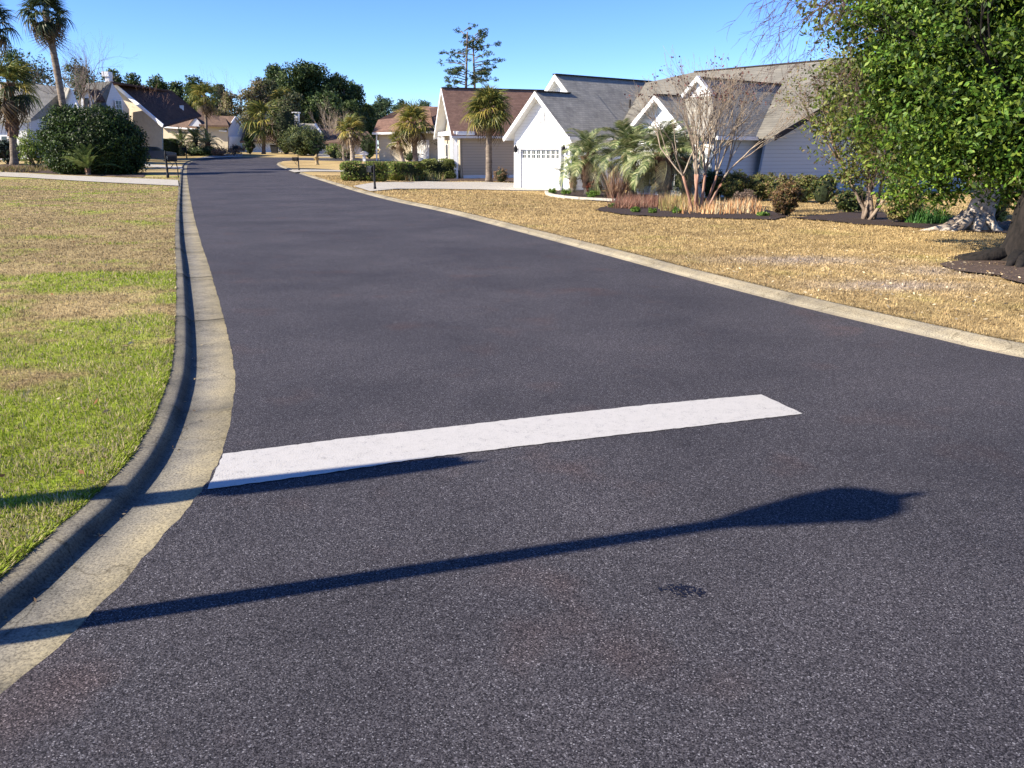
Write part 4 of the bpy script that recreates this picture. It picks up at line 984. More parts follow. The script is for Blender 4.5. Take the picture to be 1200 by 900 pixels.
part(eh, 'downspout', 'trim', lambda b: bar(b, HZ(441.5, 157, YE-.25), HZ(441.5, 188, YE-.25), .14, .14))
part(eh, 'garage_door', 'trim', lambda b: b.prism([HZ(482, 164, YE-1.1), HZ(503, 164, YE-1.55), HZ(503, 188.5, YE-1.55), HZ(482, 188.5, YE-1.1)], (0, -.06, 0)))
# ---- far grey-brown houses behind the bend
q = G(318, 178.4); YC = q.y; ch = empty('house', q, 'small white garage house with grey brown roof behind the palm at the bend', 'house')
wallp(ch, HZ(285, 165, YC+1), HZ(336, 165, YC), q.z-.3, HZ(300, 162, YC).z, 'wall_white')
roof_poly(ch, [HZ(281, 165.5, YC-.5), HZ(338, 163, YC-1), HZ(333, 143, YC+5), HZ(292, 143, YC+5)], 'sh_tan', .25)
roof_poly(ch, [HZ(310, 143, YC+5.5), HZ(334, 143, YC+5.5), HZ(330, 132, YC+9), HZ(318, 133, YC+9)], 'sh_dbrown', .25)
part(ch, 'garage_door', 'trim', lambda b: b.prism([HZ(306, 166, YC+.45), HZ(330, 166, YC), HZ(330, 178.6, YC), HZ(306, 178.8, YC+.45)], (0, -.08, 0)))
part(ch, 'chimney', 'trim', lambda b: b.prism([HZ(310.5, 143, YC+7), HZ(314.5, 143, YC+7), HZ(314.5, 123, YC+7), HZ(310.5, 123, YC+7)], (0, 1, 0)))
q = G(372, 180.6); YD = q.y; dh = empty('house', q, 'pale blue grey house with grey roof and white chimney beyond the bend', 'house')
wallp(dh, HZ(343, 160, YD+2), HZ(372, 160, YD+1), q.z-.3, HZ(350, 156, YD+1).z, 'ltgray_wall')
wallp(dh, HZ(370, 168, YD), HZ(436, 168, YD-1), q.z-.3, HZ(370, 166, YD).z, 'ltgray_wall')
roof_poly(dh, [HZ(341, 158, YD), HZ(376, 156, YD), HZ(370, 145, YD+4), HZ(345, 144, YD+4)], 'sh_gray', .25)
roof_poly(dh, [HZ(368, 167, YD-1), HZ(440, 166, YD-2), HZ(431, 154, YD+4), HZ(374, 150, YD+5)], 'sh_tan', .25)
part(dh, 'rake_board', 'trim', lambda b: bar(b, HZ(369, 145, YD-.2), HZ(377, 157, YD-.3), .1, .3))
part(dh, 'chimney', 'trim', lambda b: (b.prism([HZ(344.5, 145, YD+3.8), HZ(349.2, 145, YD+3.8), HZ(349.2, 132.5, YD+3.8), HZ(344.5, 132.5, YD+3.8)], (0, .9, 0)), b.box(HZ(347, 132, YD+4.2), (1.0, 1.2, .15))))
window(dh, Fr((HZ(378, 170, YD-.2).x, HZ(378, 170, YD-.2).y), (1, -.1), (.1, 1)), 0, .9, 0, HZ(378, 175, YD).z, HZ(378, 168.5, YD).z, 2, 2)
# ---- two storey cream house with dark brown roof (left)
YB = 96.; q = onlawn(P(165, 175, YB).x, YB)
bh = empty('house', q, 'tall cream house with steep dark brown roof and low tan garage wing', 'house')
zb = q.z-.4
def at_z(px, Y, z): p = P(px, 100, Y); return Vector((p.x, Y, z))
def wpoly(root, L, m, d=(0, .25, 0), name='wall'): return part(root, name, m, lambda b: b.prism([HZ(*a) for a in L], d))
wpoly(bh, [(131, 97, 98.0), (152, 114.5, 97), (190, 147.5, 94.3), (190, 180, 94.3), (151.5, 180, 97)], 'stucco', (0, .3, 0), 'front_wall')
wpoly(bh, [(100, 170, 91), (124, 170, 92.5), (151.5, 170, 96.4), (151.5, 128, 96.4), (131, 96.5, 93.6), (124, 118, 92.5), (100, 124, 91)], 'ltgray_wall', (-.25, .2, 0), 'gable_wall')
roof_poly(bh, [HZ(129.5, 95, 97.4), HZ(201, 106, 106), HZ(236, 135, 108), HZ(191, 147.5, 93.8)], 'sh_dbrown', .2)
roof_poly(bh, [HZ(129.5, 95, 94), HZ(201, 106, 106), HZ(178, 120, 116), HZ(96, 100, 100)], 'sh_dbrown', .2)
roof_poly(bh, [HZ(131, 95.3, 93.5), HZ(124, 119, 92.3), HZ(96, 121, 90.5), HZ(101, 97.5, 92.8)], 'sh_lgray', .2)
part(bh, 'rake_board', 'trim', lambda b: bar(b, HZ(130, 95.5, 97.3), HZ(191, 147.5, 93.7), .12, .38))
wB = Fr((HZ(132.5, 125, 93.9).x, 93.75), (HZ(139.5, 125, 94.45).x-HZ(132.5, 125, 93.9).x, .68), (-1, .1))
window(bh, wB, 0.05, .75, -.35, HZ(136, 132, 94).z, HZ(136, 118, 94).z, 2, 3)
part(bh, 'chimney', 'trim', lambda b: (b.prism([HZ(123, 98, 95), HZ(128, 98, 95), HZ(128, 88, 95), HZ(123, 88, 95)], (0, .8, 0)), b.box(HZ(125.5, 87, 95.4), (.75, 1.0, .5))))
# dormer
wpoly(bh, [(95, 131, 89.5), (108, 131, 89.5), (108, 112, 89.5), (102, 106, 89.5), (95, 112, 89.5)], 'trim', (0, .3, 0), 'dormer')
wpoly(bh, [(98, 128, 89.4), (104.5, 128, 89.4), (104.5, 115, 89.4), (98, 115, 89.4)], 'glass', (0, -.06, 0), 'dormer_window')
roof_poly(bh, [HZ(101, 104.5, 89.2), HZ(94, 112, 89.2), HZ(97, 112, 92), HZ(104, 104.5, 92)], 'sh_dbrown', .1)
roof_poly(bh, [HZ(101, 104.5, 89.2), HZ(110, 114, 89.2), HZ(124, 119, 92.2), HZ(116, 105, 92)], 'sh_dbrown', .1)
# roof shelf in front
roof_poly(bh, [HZ(70, 128, 88), HZ(127, 127, 90.5), HZ(124, 120, 92), HZ(80, 116, 91)], 'sh_lgray', .2)
part(bh, 'vent_pipe', 'trim', lambda b: (b.tube([HZ(211.5, 130, 104), HZ(211.5, 123.5, 104)], .13, 6), b.tube([HZ(214, 130, 104.2), HZ(214, 123.5, 104.2)], .13, 6)))
# tan garage wing
q = G(265, 178.6); YW = q.y
wpoly(bh, [(189, 149, YW+4.5), (264.5, 152, YW), (264.5, 179.2, YW), (189, 181, YW+4.5)], 'stucco', (0, .3, 0), 'wing_wall')
wpoly(bh, [(264.7, 179.3, YW), (288, 178.2, YW+6), (288, 152, YW+6), (275.5, 137.5, YW+2.8), (264.7, 152.5, YW)], 'ltgray_wall', (-.3, .3, 0), 'wing_gable_wall')
roof_poly(bh, [HZ(187, 147.5, YW+3.8), HZ(265.5, 153, YW-.6), HZ(275.5, 136.3, YW+2.6), HZ(186, 133.8, YW+7.5)], 'sh_tan', .2)
roof_poly(bh, [HZ(275.5, 136.3, YW+2.6), HZ(289, 153, YW+6.2), HZ(260, 150, YW+9), HZ(186, 133.8, YW+7.8)], 'sh_tan', .2)
part(bh, 'gutter', 'trim', lambda b: bar(b, HZ(187, 148.6, YW+3.7), HZ(265.5, 153.8, YW-.7), .12, .2))
part(bh, 'rake_board', 'trim', lambda b: (bar(b, HZ(264.5, 154, YW-.3), HZ(275.8, 137.2, YW+2.4), .08, .2), bar(b, HZ(275.8, 137.2, YW+2.4), HZ(289.5, 153.5, YW+6), .08, .2)))
wpoly(bh, [(268, 178.8, YW+.75), (284.5, 178.3, YW+4.9), (284.5, 160, YW+4.9), (268, 160, YW+.75)], 'trim', (.12, -.06, 0), 'garage_door')
wpoly(bh, [(220.5, 147.5, YW-1), (238.5, 148.6, YW-1), (229, 137, YW-1)], 'ltgray_wall', (0, .3, 0), 'small_gable')
roof_poly(bh, [HZ(229, 136.4, YW-1.1), HZ(239.5, 149, YW-1.1), HZ(236, 141, YW+2.5), HZ(229, 136.4, YW+2.5)], 'sh_tan', .08)
roof_poly(bh, [HZ(229, 136.4, YW-1.1), HZ(219.5, 148, YW-1.1), HZ(222, 141, YW+2.5), HZ(229, 136.4, YW+2.5)], 'sh_tan', .08)
# ---- leftmost grey roofed house
YA = 74.; q = onlawn(P(10, 170, YA).x, YA); ah = empty('house', q, 'white house with broad grey roof at the far left behind the round shrub', 'house')
wpoly(ah, [(-40, 188, YA), (34, 186, YA), (34, 139, YA), (-40, 139, YA)], 'wall_white', (0, .25, 0), 'front_wall')
wpoly(ah, [(34.2, 186, YA), (92, 180, YA+10), (92, 128, YA+10), (34.2, 139, YA)], 'ltgray_wall', (-.1, .25, 0), 'side_wall')
roof_poly(ah, [HZ(-45, 140, YA-.5), HZ(36, 139.5, YA-.5), HZ(73, 128, YA+7), HZ(77, 102, YA+9), HZ(14, 96, YA+6), HZ(-45, 96, YA+6)], 'sh_gray', .2)
wpoly(ah, [(73, 130, YA+5), (93, 129, YA+5), (82, 104, YA+5)], 'wall_white', (0, .3, 0), 'gable')
roof_poly(ah, [HZ(81.5, 103, YA+4.8), HZ(71.5, 130, YA+4.8), HZ(68, 120, YA+8), HZ(76, 102, YA+8.5)], 'sh_gray', .12)
wpoly(ah, [(24, 165, YA-.1), (32, 165, YA-.1), (32, 145, YA-.1), (24, 145, YA-.1)], 'trim', (0, -.06, 0), 'shutter')
wpoly(ah, [(2, 178, YA-.1), (8, 178, YA-.1), (8, 160, YA-.1), (2, 160, YA-.1)], 'glass', (0, -.06, 0), 'window')
# ---- grey house roof glimpsed between palms behind the far wing
ih = empty('house', P(243, 160, 128), 'distant brown roofed house half hidden behind the bent palm', 'house')
roof_poly(ih, [HZ(233, 146, 126), HZ(268, 147, 126), HZ(262, 134, 132), HZ(230, 121, 134)], 'sh_tan', .25)
wpoly(ih, [(234, 180, 127), (267, 180, 127), (267, 146.5, 127), (234, 145.6, 127)], 'wall_cream')
# ---------------------------------------------------------------- mailboxes, hydrant, car
def mailbox(name, label, base, h, toward, style=0, group='kerbside mailboxes'):
    """post with scroll bracket; toward = horizontal unit vector the box hangs to"""
    base = Vector(base); r = empty(name, base, label, 'mailbox', group); d = Vector(toward).normalized(); s = h/1.9
    part(r, 'post', 'black', lambda b: b.lathe(base-Vector((0, 0, .1)), [(.10*s, 0), (.10*s, .35*s), (.078*s, .4*s), (.074*s, 1.75*s), (.075*s, 1.8*s), (.075*s, 1.86*s), (.03*s, 1.9*s), (.05*s, 1.96*s), (.005, 2.06*s)], 10), True)
    c = base+d*(.42*s)+Vector((0, 0, 1.38*s)); sd = Vector((-d.y, d.x, 0)); L = .62*s; R = .17*s
    mb = MB(); prof = [(-R, -R), (R, -R)]+[(R*math.cos(a), R*.55+R*math.sin(a)) for a in [i*math.pi/8 for i in range(9)]]
    pts = [c-d*(L/2)+sd*a+Vector((0, 0, z)) for a, z in prof]; mb.prism(pts, d*L); bx = mb.build('mail_box', M['black'], r)
    part(bx, 'door', 'black', lambda b: b.prism([p+d*(L+.001)+(p-c)*.03 for p in pts], d*.02))
    part(bx, 'flag', 'red_plaque' if style == 1 else 'black', lambda b: b.box(c+sd*(R+.015)+d*.1+Vector((0, 0, .1*s)), (.02, .02, .16*s)))
    part(r, 'bracket_arm', 'black', lambda b: bar(b, base+Vector((0, 0, 1.2*s)), base+d*.75*s+Vector((0, 0, 1.2*s)), .05*s, .05*s))
    pts = []
    for i in range(26):
        t = i/25; a = t*4.6; rr = .26*s*(1-.72*t)
        pts.append(base+d*(.1*s+.33*s*t+rr*math.sin(a)*.8)+Vector((0, 0, .95*s-.1*s*t+rr*math.cos(a)*.8)))
    part(r, 'scroll_bracket', 'black', lambda b: b.tube(pts, .018*s, 5))
    part(r, 'brace', 'black', lambda b: b.tube([base+Vector((0, 0, .62*s)), base+d*.25*s+Vector((0, 0, .72*s)), base+d*.5*s+Vector((0, 0, 1.0*s)), base+d*.56*s+Vector((0, 0, 1.2*s))], .02*s, 5))
    return r
def mb_h(px, py, top): 
    q = G(px, py); return q, P(px, top, q.y).z-q.z
q, h = mb_h(197, 208.5, 175); mailbox('mailbox', 'black mailbox with scroll bracket beside the left kerb near the round shrub', q, h*.95, (1, .35, 0))
# a second curved tube bracket at the left kerb (garden hose loop look-alike): thin arched rod
q2 = G(209, 208.5)
rod = tag(part(None, 'bent_rod', 'black', lambda b: b.tube([q2, q2+Vector((.0, .05, .55)), q2+Vector((-.15, .3, .95)), q2+Vector((-.5, .5, 1.2)), q2+Vector((-1.0, .4, 1.05))], .035, 6)), 'thin black bent metal rod arching over the left kerb beside the mailbox', 'rod')
q, h = mb_h(219, 185.6, 171); mailbox('mailbox', 'plain black mailbox post on the left lawn in front of the drooping palms', q, h, (-1, .5, 0))
q, h = mb_h(274.5, 183, 169); mailbox('mailbox', 'distant black mailbox by the driveway of the tan garage wing', q, h*1.0, (1, .2, 0))
q, h = mb_h(350.5, 200, 182); mailbox('mailbox', 'black mailbox on scroll bracket on the right verge inside the bend', q, h*1.02, (-1, .1, 0))
q, h = mb_h(439.5, 222.5, 190); mailbox('mailbox', 'tall black mailbox post in front of the long clipped hedge', q, h, (-.75, .9, 0))
q = G(371.5, 193); s = 1.25
hy = empty('fire_hydrant', q, 'small yellow fire hydrant on the brown lawn beyond the far mailbox', 'fire hydrant')
part(hy, 'barrel', 'hydrant', lambda b: b.lathe(q, [(.2*s, -.05), (.2*s, .06), (.14*s, .1), (.14*s, .55*s), (.18*s, .58*s), (.17*s, .64*s), (.1*s, .74*s), (.03*s, .78*s), (.03*s, .83*s)], 12), True)
for sx in (-1, 1): part(hy, 'nozzle', 'hydrant', lambda b: b.tube([q+Vector((0, 0, .45*s)), q+Vector((sx*.22*s, 0, .45*s))], .07*s, 8))
q = G(427, 188.6)
bx = empty('mailbox', q, 'white roofed mailbox standing on the far lawn behind the hedge', 'mailbox', 'kerbside mailboxes')
s = P(427, 178, q.y).z-q.z
part(bx, 'pedestal', 'trim', lambda b: b.box(q+Vector((0, 0, .3*s)), (.3, .3, .75*s)))
part(bx, 'mail_box', 'trim', lambda b: b.prism([q+Vector((-.42, -.3, .66*s)), q+Vector((.42, -.3, .66*s)), q+Vector((.42, -.3, .85*s)), q+Vector((0, -.3, 1.05*s)), q+Vector((-.42, -.3, .85*s))], (0, .6, 0)))
part(bx, 'lid', 'trim', lambda b: b.prism([q+Vector((-.5, -.36, .84*s)), q+Vector((0, -.36, 1.09*s)), q+Vector((.5, -.36, .84*s)), q+Vector((0, -.36, .98*s))], (0, .72, 0)))
def car(name, label, c, ang, s=1.0, mname='car'):
    c = Vector(c); r = empty(name, c, label, 'car'); r.rotation_euler.z = ang
    def B(nm, m, fn, par=None, sm=False): mb = MB(); fn(mb); me = mb.mesh(nm, M[m], sm); return link(nm, me, par or r)
    L, W = 4.6*s, 1.8*s
    prof = [(-.5, .22), (-.49, .62), (-.44, .82), (-.24, .92), (-.235, .3), (.5, .3), (.5, .3)]
    low = [(-2.25, .32), (-2.3, .62), (-2.2, .86), (-1.2, 1.0), (1.55, 1.02), (2.15, .98), (2.28, .7), (2.22, .32), (1.75, .28), (1.7, .5), (1.4, .66), (1.1, .5), (1.05, .28), (-1.0, .28), (-1.05, .5), (-1.35, .66), (-1.65, .5), (-1.7, .28)]
    B('body', mname, lambda b: b.prism([Vector((x*s, -W/2, z*s)) for x, z in low], (0, W, 0)))
    cab = [(-1.15, 1.0), (-.45, 1.46), (.9, 1.5), (1.7, 1.02)]
    B('cabin', mname, lambda b: b.prism([Vector((x*s, -W/2+.12, z*s)) for x, z in cab], (0, W-.24, 0)))
    B('windscreen', 'glass', lambda b: b.prism([Vector((-1.16*s, -W/2+.2, 1.03*s)), Vector((-1.16*s, W/2-.2, 1.03*s)), Vector((-.5*s, W/2-.26, 1.44*s)), Vector((-.5*s, -W/2+.26, 1.44*s))], (-.02, 0, .02)))
    for sy in (-1, 1):
        y = sy*(W/2-.118)
        B('side_window', 'glass', lambda b: b.prism([Vector((x*s, y, z*s)) for x, z in ((-.95, 1.06), (-.4, 1.4), (.15, 1.42), (.15, 1.06))], (0, sy*.006, 0)))
        B('side_window', 'glass', lambda b: b.prism([Vector((x*s, y, z*s)) for x, z in ((.22, 1.06), (.22, 1.42), (.85, 1.42), (1.4, 1.06))], (0, sy*.006, 0)))
        B('headlight', 'lamp_glass', lambda b: b.box((-2.24*s, sy*.66*s, .74*s), (.12, .36, .14)))
        B('mirror', mname, lambda b: b.box((-.85*s, sy*(W/2+.08), 1.06*s), (.14, .2, .12)))
        for x in (-1.35, 1.4):
            wh = B('wheel', 'rubber', lambda b: b.tube([(x*s, sy*(W/2-.2), .33*s), (x*s, sy*(W/2+.01), .33*s)], .33*s, 20))
            B('rim', 'chrome', lambda b: b.tube([(x*s, sy*(W/2-.02), .33*s), (x*s, sy*(W/2+.02), .33*s)], .2*s, 10), wh)
    B('grille', 'black', lambda b: b.box((-2.29*s, 0, .66*s), (.05, .8, .2)))
    B('bumper', 'black', lambda b: b.box((-2.28*s, 0, .42*s), (.12, W*.94, .18)))
    return r
q = G(176, 188.4); car('parked_car', 'dark blue car parked nose out beside the round shrub', q+Vector((.45, -.1, -.02)), math.radians(180+28-6), 1.0)
q = G(322, 179.4)
tb = empty('wheelie_bin', q, 'small dark bin standing in front of the far white garage', 'bin')
part(tb, 'bin_body', 'rubber', lambda b: b.prism([q+Vector((-.4, -.4, 0)), q+Vector((.4, -.4, 0)), q+Vector((.5, -.4, 1.1)), q+Vector((-.5, -.4, 1.1))], (0, .8, 0)))
part(tb, 'lid', 'black', lambda b: b.box(q+Vector((0, 0, 1.15)), (1.08, .95, .1)))
# white curved edging
ed = [G(*p) for p in ((640, 226.5), (641.5, 228.7), (648, 230.6), (663, 232.8), (680, 234.4), (697, 235.3), (712, 236), (722, 236.6))]
er = empty('garden_edging', ed[3], 'white concrete edging curving round the bed beside the garage', 'edging')
for i in range(len(ed)-1): part(er, 'edging_stone', 'edging', lambda b: bar(b, ed[i]+Vector((0, 0, .05)), ed[i].lerp(ed[i+1], .985)+Vector((0, 0, .05)), .14, .14))
# ---------------------------------------------------------------- palms
def basetop(bx_, by_, tx, ty):
    b = G(bx_, by_); return b, P(tx, ty, b.y)
def ppm(Y): return 974/Y
b, t = basetop(17, 193.5, 9, 98); palm('palm_tree', 'leafy palm with a shaggy brown upper trunk at the far left edge', b, t, .28, 3.0, 30, (('sabal', .7), ('dark', .35), ('yellow', .12)), -60, 75, 4, .62, 'palms left of the road', seed=3, swell=1.35)
b = onlawn(P(80, 170, 66).x, 66); t = P(53, 13, 66); palm('palm_tree', 'tallest palm with pale trunk and dark crown high above the round shrub', b, t, .27, 2.35, 38, (('dark', .85), ('sabal', .2)), -75, 75, 10, .0, 'palms left of the road', seed=4, lean=.3)
b = onlawn(P(-14, 170, 60).x, 60); t = P(-12, 22, 60); palm('palm_tree', 'palm cut by the left edge with only dark frond tips showing high up', b, t, .27, 2.0, 26, (('dark', 1),), -60, 75, 3, .0, 'palms left of the road', seed=5)
b = onlawn(P(241, 170, 115).x, 115); t = P(240, 112, 115); palm('palm_tree', 'palm behind the tan garage wing rising against the dark pines', b, t, .2, 2.6, 30, (('sabal', .8), ('yellow', .3)), -60, 80, 4, .3, 'palms beyond the bend', seed=6)
b = onlawn(P(330, 170, 140).x, 140); t = P(330, 118, 140); palm('palm_tree', 'shaggy palm above the dark bushes beside the white chimney', b, t, .4, 3.2, 26, (('yellow', .4), ('sabal', .6)), -60, 80, 4, .3, 'palms beyond the bend', seed=7)
b, t = basetop(309, 180.5, 308, 140); palm('palm_tree', 'palm with spreading green crown in front of the far white garage', b, t, .26, 4.0, 28, (('sabal', .9), ('yellow', .2)), -45, 75, 2, .15, 'palms beyond the bend', seed=8)
b, t = basetop(413.5, 188.5, 411, 150); palm('palm_tree', 'short palm on the far lawn left of the hedge with pale ringed trunk', b, t, .26, 2.1, 28, (('yellow', .45), ('sabal', .6)), -50, 80, 4, .1, 'palms beyond the bend', seed=9, mat_trunk='bark_pale')
b, t = basetop(487, 190, 484, 143); palm('palm_tree', 'big yellow green palm behind the hedge before the cream house', b, t, .28, 2.6, 40, (('yellow', .6), ('sabal', .5)), -55, 85, 6, .5, 'palms beyond the hedge', seed=10, swell=1.2)
b, t = basetop(472.5, 190, 467, 163); palm('palm_tree', 'small leaning palm left of the big yellow green one', b, t, .22, 1.6, 22, (('sabal', .8), ('yellow', .3)), -45, 75, 3, .4, 'palms beyond the hedge', seed=11, mat_trunk='bark_pale')
b, t = basetop(573, 213.5, 572.5, 127); palm('palm_tree', 'palm with slim straight trunk standing before the tan house wall', b, t, .21, 1.85, 58, (('sabal', .75), ('yellow', .3)), -50, 88, 3, .16, 'palms beyond the hedge', seed=12)
# pindo palms in the bed by the white house
def pindo(label, px, py, tx, ty, cr, n, seed, tr=.22, dead=3):
    b, t = basetop(px, py, tx, ty); return palm('pindo_palm', label, b, t, tr, cr, n, (('pindo', 1),), -35, 78, dead, .75, 'pindo palms beside the white house', seed=seed, swell=1.15, cat='palm')
pindo('drooping pindo palm nearest the white garage door', 690, 230, 689, 182, 2.0, 30, 21)
pindo('wide drooping pindo palm in the middle of the house bed', 742, 233, 737, 180, 2.3, 34, 22)
pindo('pindo palm with dark trunk just left of the bare crape myrtle', 779, 236, 778, 178, 2.1, 32, 23, .26)
pindo('pindo palm behind the bare crape myrtle trunks', 806, 233, 800, 184, 1.7, 22, 24)
def sago(label, px, py, cr, n, seed, h=.25, lo=8):
    b = G(px, py); return palm('sago_palm', label, b, b+Vector((0, 0, h)), .16, cr, n, (('sago', 1),), lo, 78, 0, .9, 'sago palms', seed=seed, cat='cycad')
sago('large sago palm sprawling in front of the round dark shrub', 104, 205.5, 2.3, 30, 31, .5)
sago('small dark sago palm at the corner of the white garage', 671, 226, 1.4, 20, 32, .75)
b, t = basetop(222, 182, 220, 166)
for i, (px, py, tx, ty, lab) in enumerate(((214, 182.3, 213, 166, 'drooping green palm left in the group before the tan wing'), (228, 182, 229, 163, 'drooping palm in the middle of the group before the tan wing'), (244, 182.3, 243, 167, 'drooping palm right in the group before the tan wing'))):
    b, t = basetop(px, py, tx, ty); palm('pindo_palm', lab, b, t, .3, 2.5, 24, (('pindo', .6), ('sago', .4)), -35, 75, 0, .7, 'palms before the tan wing', seed=40+i, cat='palm')
# ---------------------------------------------------------------- hedges and shrubs
HG = [(.11, .155, .03), (.16, .21, .04), (.07, .11, .022), (.21, .25, .055), (.19, .14, .06)]
DG = [(.022, .045, .012), (.035, .065, .016), (.05, .085, .02), (.016, .03, .01)]
def sc(q, px): return px*q.y/974
a, b = G(396, 212.3), G(452, 213.5); hedge('hedge', 'long clipped green hedge left of the tall black mailbox post', a+Vector((0, .9, 0)), b+Vector((0, .9, 0)), 1.7, sc(a, 23), .11, HG, 520, 51, 'clipped hedges along the driveway', roundness=.55)
a, b = G(448, 212), G(490, 212.5); hedge('hedge', 'clipped hedge between the mailbox post and the taller hedge', a+Vector((0, 1.6, 0)), b+Vector((0, 1.6, 0)), 1.6, sc(a, 22), .11, HG, 480, 52, 'clipped hedges along the driveway', roundness=.55)
a, b = G(492, 210), G(533, 210); hedge('hedge', 'taller clipped hedge beside the porch of the tan house', a+Vector((0, .9, 0)), b+Vector((0, .9, 0)), 1.9, sc(a, 23), .11, [(.15, .17, .05), (.2, .21, .06), (.1, .12, .03)], 480, 53, 'clipped hedges along the driveway', roundness=.4)
def sh(label, px, py, wpx, hpx, cols, seed, n=2600, size=.1, group=None, name='shrub', material='leaf', core=0, ry=None, stems=True, spread=.2):
    q = G(px, py); r = sc(q, wpx/2); q = q+Vector((0, r*.6, 0))
    return shrub(name, label, q, r, ry or r*.85, sc(q, hpx), size, cols, n, seed, group, material=material, core=core, stems=stems, spread=spread)
BR = [(.24, .165, .10), (.18, .12, .07), (.12, .13, .05)]
sh('round clipped brownish bush between the palm trunk and white garage', 587.5, 214, 19, 18, [(.24, .16, .09), (.17, .11, .06), (.30, .21, .12)], 61, 5000, .055, core=1, spread=.12)
sh('upright green bush behind the hedge before the cream house', 460, 188, 18, 19, [(.10, .16, .02), (.15, .22, .03)], 62, 4500, .14, core=1)
sh('dark low bush at the foot of the leaning palm', 483, 189, 22, 12, DG, 63, 2500, .14, core=1)
sh('bushy green small tree in front of the cream house wall', 514, 189, 30, 38, [(.06, .11, .03), (.10, .15, .06), (.18, .22, .14), (.04, .07, .02)], 64, 3600, .17, name='small_tree')
sh('dark green bush behind the hydrant right of the far palm', 432, 186, 20, 28, DG+[(.05, .07, .03)], 65, 3000, .2, core=1)
sh('low green bush left of the far lawn palm', 392, 186, 26, 16, HG, 66, 2500, .2, core=1)
sh('low grey green bush under the pale bare shrub by the far lawn', 404, 187, 22, 12, [(.14, .15, .06), (.08, .1, .04)], 67, 1800, .2)
# large dark round shrub left
q = G(95, 205.5); rr = sc(q, 60); q = q+Vector((0, rr*.72, 0)); hh = sc(q, 82)
big = empty('round_shrub', q, 'huge round dark green shrub beside the left driveway', 'shrub')
crown(big, [(q.x, q.y, q.z+hh*.42, rr*.97, rr*.75, hh*.52), (q.x-rr*.45, q.y-.3, q.z+hh*.42, rr*.55, rr*.5, hh*.5), (q.x+rr*.45, q.y-.3, q.z+hh*.36, rr*.55, rr*.5, hh*.42), (q.x, q.y, q.z+hh*.2, rr*.95, rr*.72, hh*.26)], 2100, 28, .45, .19, [(.026, .05, .011), (.04, .075, .015), (.075, .12, .024), (.016, .032, .008)], 71, 'gloss_leaf', 'foliage', shell=.84, zmin=q.z)
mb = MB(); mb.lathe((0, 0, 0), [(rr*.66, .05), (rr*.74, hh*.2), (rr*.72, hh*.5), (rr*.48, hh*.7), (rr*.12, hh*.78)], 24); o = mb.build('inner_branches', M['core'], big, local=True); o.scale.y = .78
sh('bright green loose bush between the leftmost palm and the round shrub', 37, 198, 36, 44, [(.12, .17, .03), (.2, .25, .05), (.07, .11, .02)], 72, 4000, .16)
sh('dark spiky bush at the left edge behind the palm trunk', 3, 193, 34, 30, [(.03, .05, .03), (.08, .11, .09), (.02, .03, .02)], 73, 2600, .3)
a, b = G(184, 182.6), G(207, 182.6); hedge('hedge', 'low flat topped dark hedge behind the parked dark car', a+Vector((0, .5, 0)), b+Vector((0, .5, 0)), 1.6, sc(a, 19), .16, DG+[(.05, .07, .02)], 260, 74, None, roundness=.2)
for i, (px, py, w_, h_, lab) in enumerate(((258, 183.6, 26, 9, 'low reddish brown shrub on the lawn before the tan wing corner'), (275, 182.8, 22, 12, 'twiggy brown shrub beside the distant mailbox'))):
    sh(lab, px, py, w_, h_, [(.26, .15, .08), (.2, .11, .07), (.13, .08, .05)], 75+i, 1800, .16, spread=.3)
q_ = G(228, 183.5)
sh('dark hedge plants under the drooping palms of the tan wing', 232, 182.8, 60, 10, DG, 77, 2600, .2, core=1)
# bushes by the bend
sh('broad dark green bush clump in front of the far houses', 351, 182.8, 54, 33, [(.06, .085, .025), (.10, .12, .04), (.035, .05, .018), (.15, .16, .06)], 78, 7000, .3, core=1, ry=3.0)
sh('tall dark bushy tree beside the white chimney beyond the bend', 333, 181, 34, 62, [(.045, .065, .022), (.08, .095, .035), (.11, .1, .05)], 79, 5000, .32, name='small_tree', core=1)
sh('dark bush between the tan wing and the far white garage', 292, 180.8, 12, 22, DG, 80, 2400, .25, core=1)
sh('dark bush at the right end of the bush clump by the blue grey house', 368, 183, 16, 18, DG, 81, 2000, .22, core=1)
sh('grey green bush left of the white garage beyond the bend', 277, 152, 5, 5, HG, 82, 200, .2)
# bed shrubs by the white house
sh('round reddish brown shrub under the nearest pindo palm', 697, 231, 20, 19, [(.17, .045, .025), (.11, .035, .02), (.22, .075, .04)], 83, 4200, .055, core=1, spread=.12)
for i, (px, py, w_, h_, lab) in enumerate(((648, 227.5, 10, 7, 'small green plant at the left end of the white edging'), (663, 229.5, 14, 9, 'green plant in the middle of the edged bed'), (696, 233.5, 15, 10, 'bright green plant right of the reddish round shrub'), (718, 244.5, 10, 6, 'small green plant at the left tip of the front bed'), (745, 249.5, 10, 6, 'small green plant in the front bed before the red stems'), (765, 250.5, 10, 6, 'small green plant right of the red stems'), (795, 251, 12, 8, 'yellow green plant at the foot of the crape myrtle'), (895, 254, 14, 5, 'low brown green plant at the right tip of the front bed'))):
    sh(lab, px, py, w_, h_, [(.11, .19, .03), (.16, .25, .05), (.07, .12, .02)], 90+i, 700, .07, 'small green bed plants', stems=False, spread=.35)
sh('grey leafless round bush in the bed right of the crape myrtle', 874, 243, 26, 20, [(.20, .15, .11), (.14, .1, .075)], 101, 2600, .05, spread=.25)
BG = [(.13, .145, .04), (.20, .20, .055), (.15, .11, .05), (.07, .09, .025)]
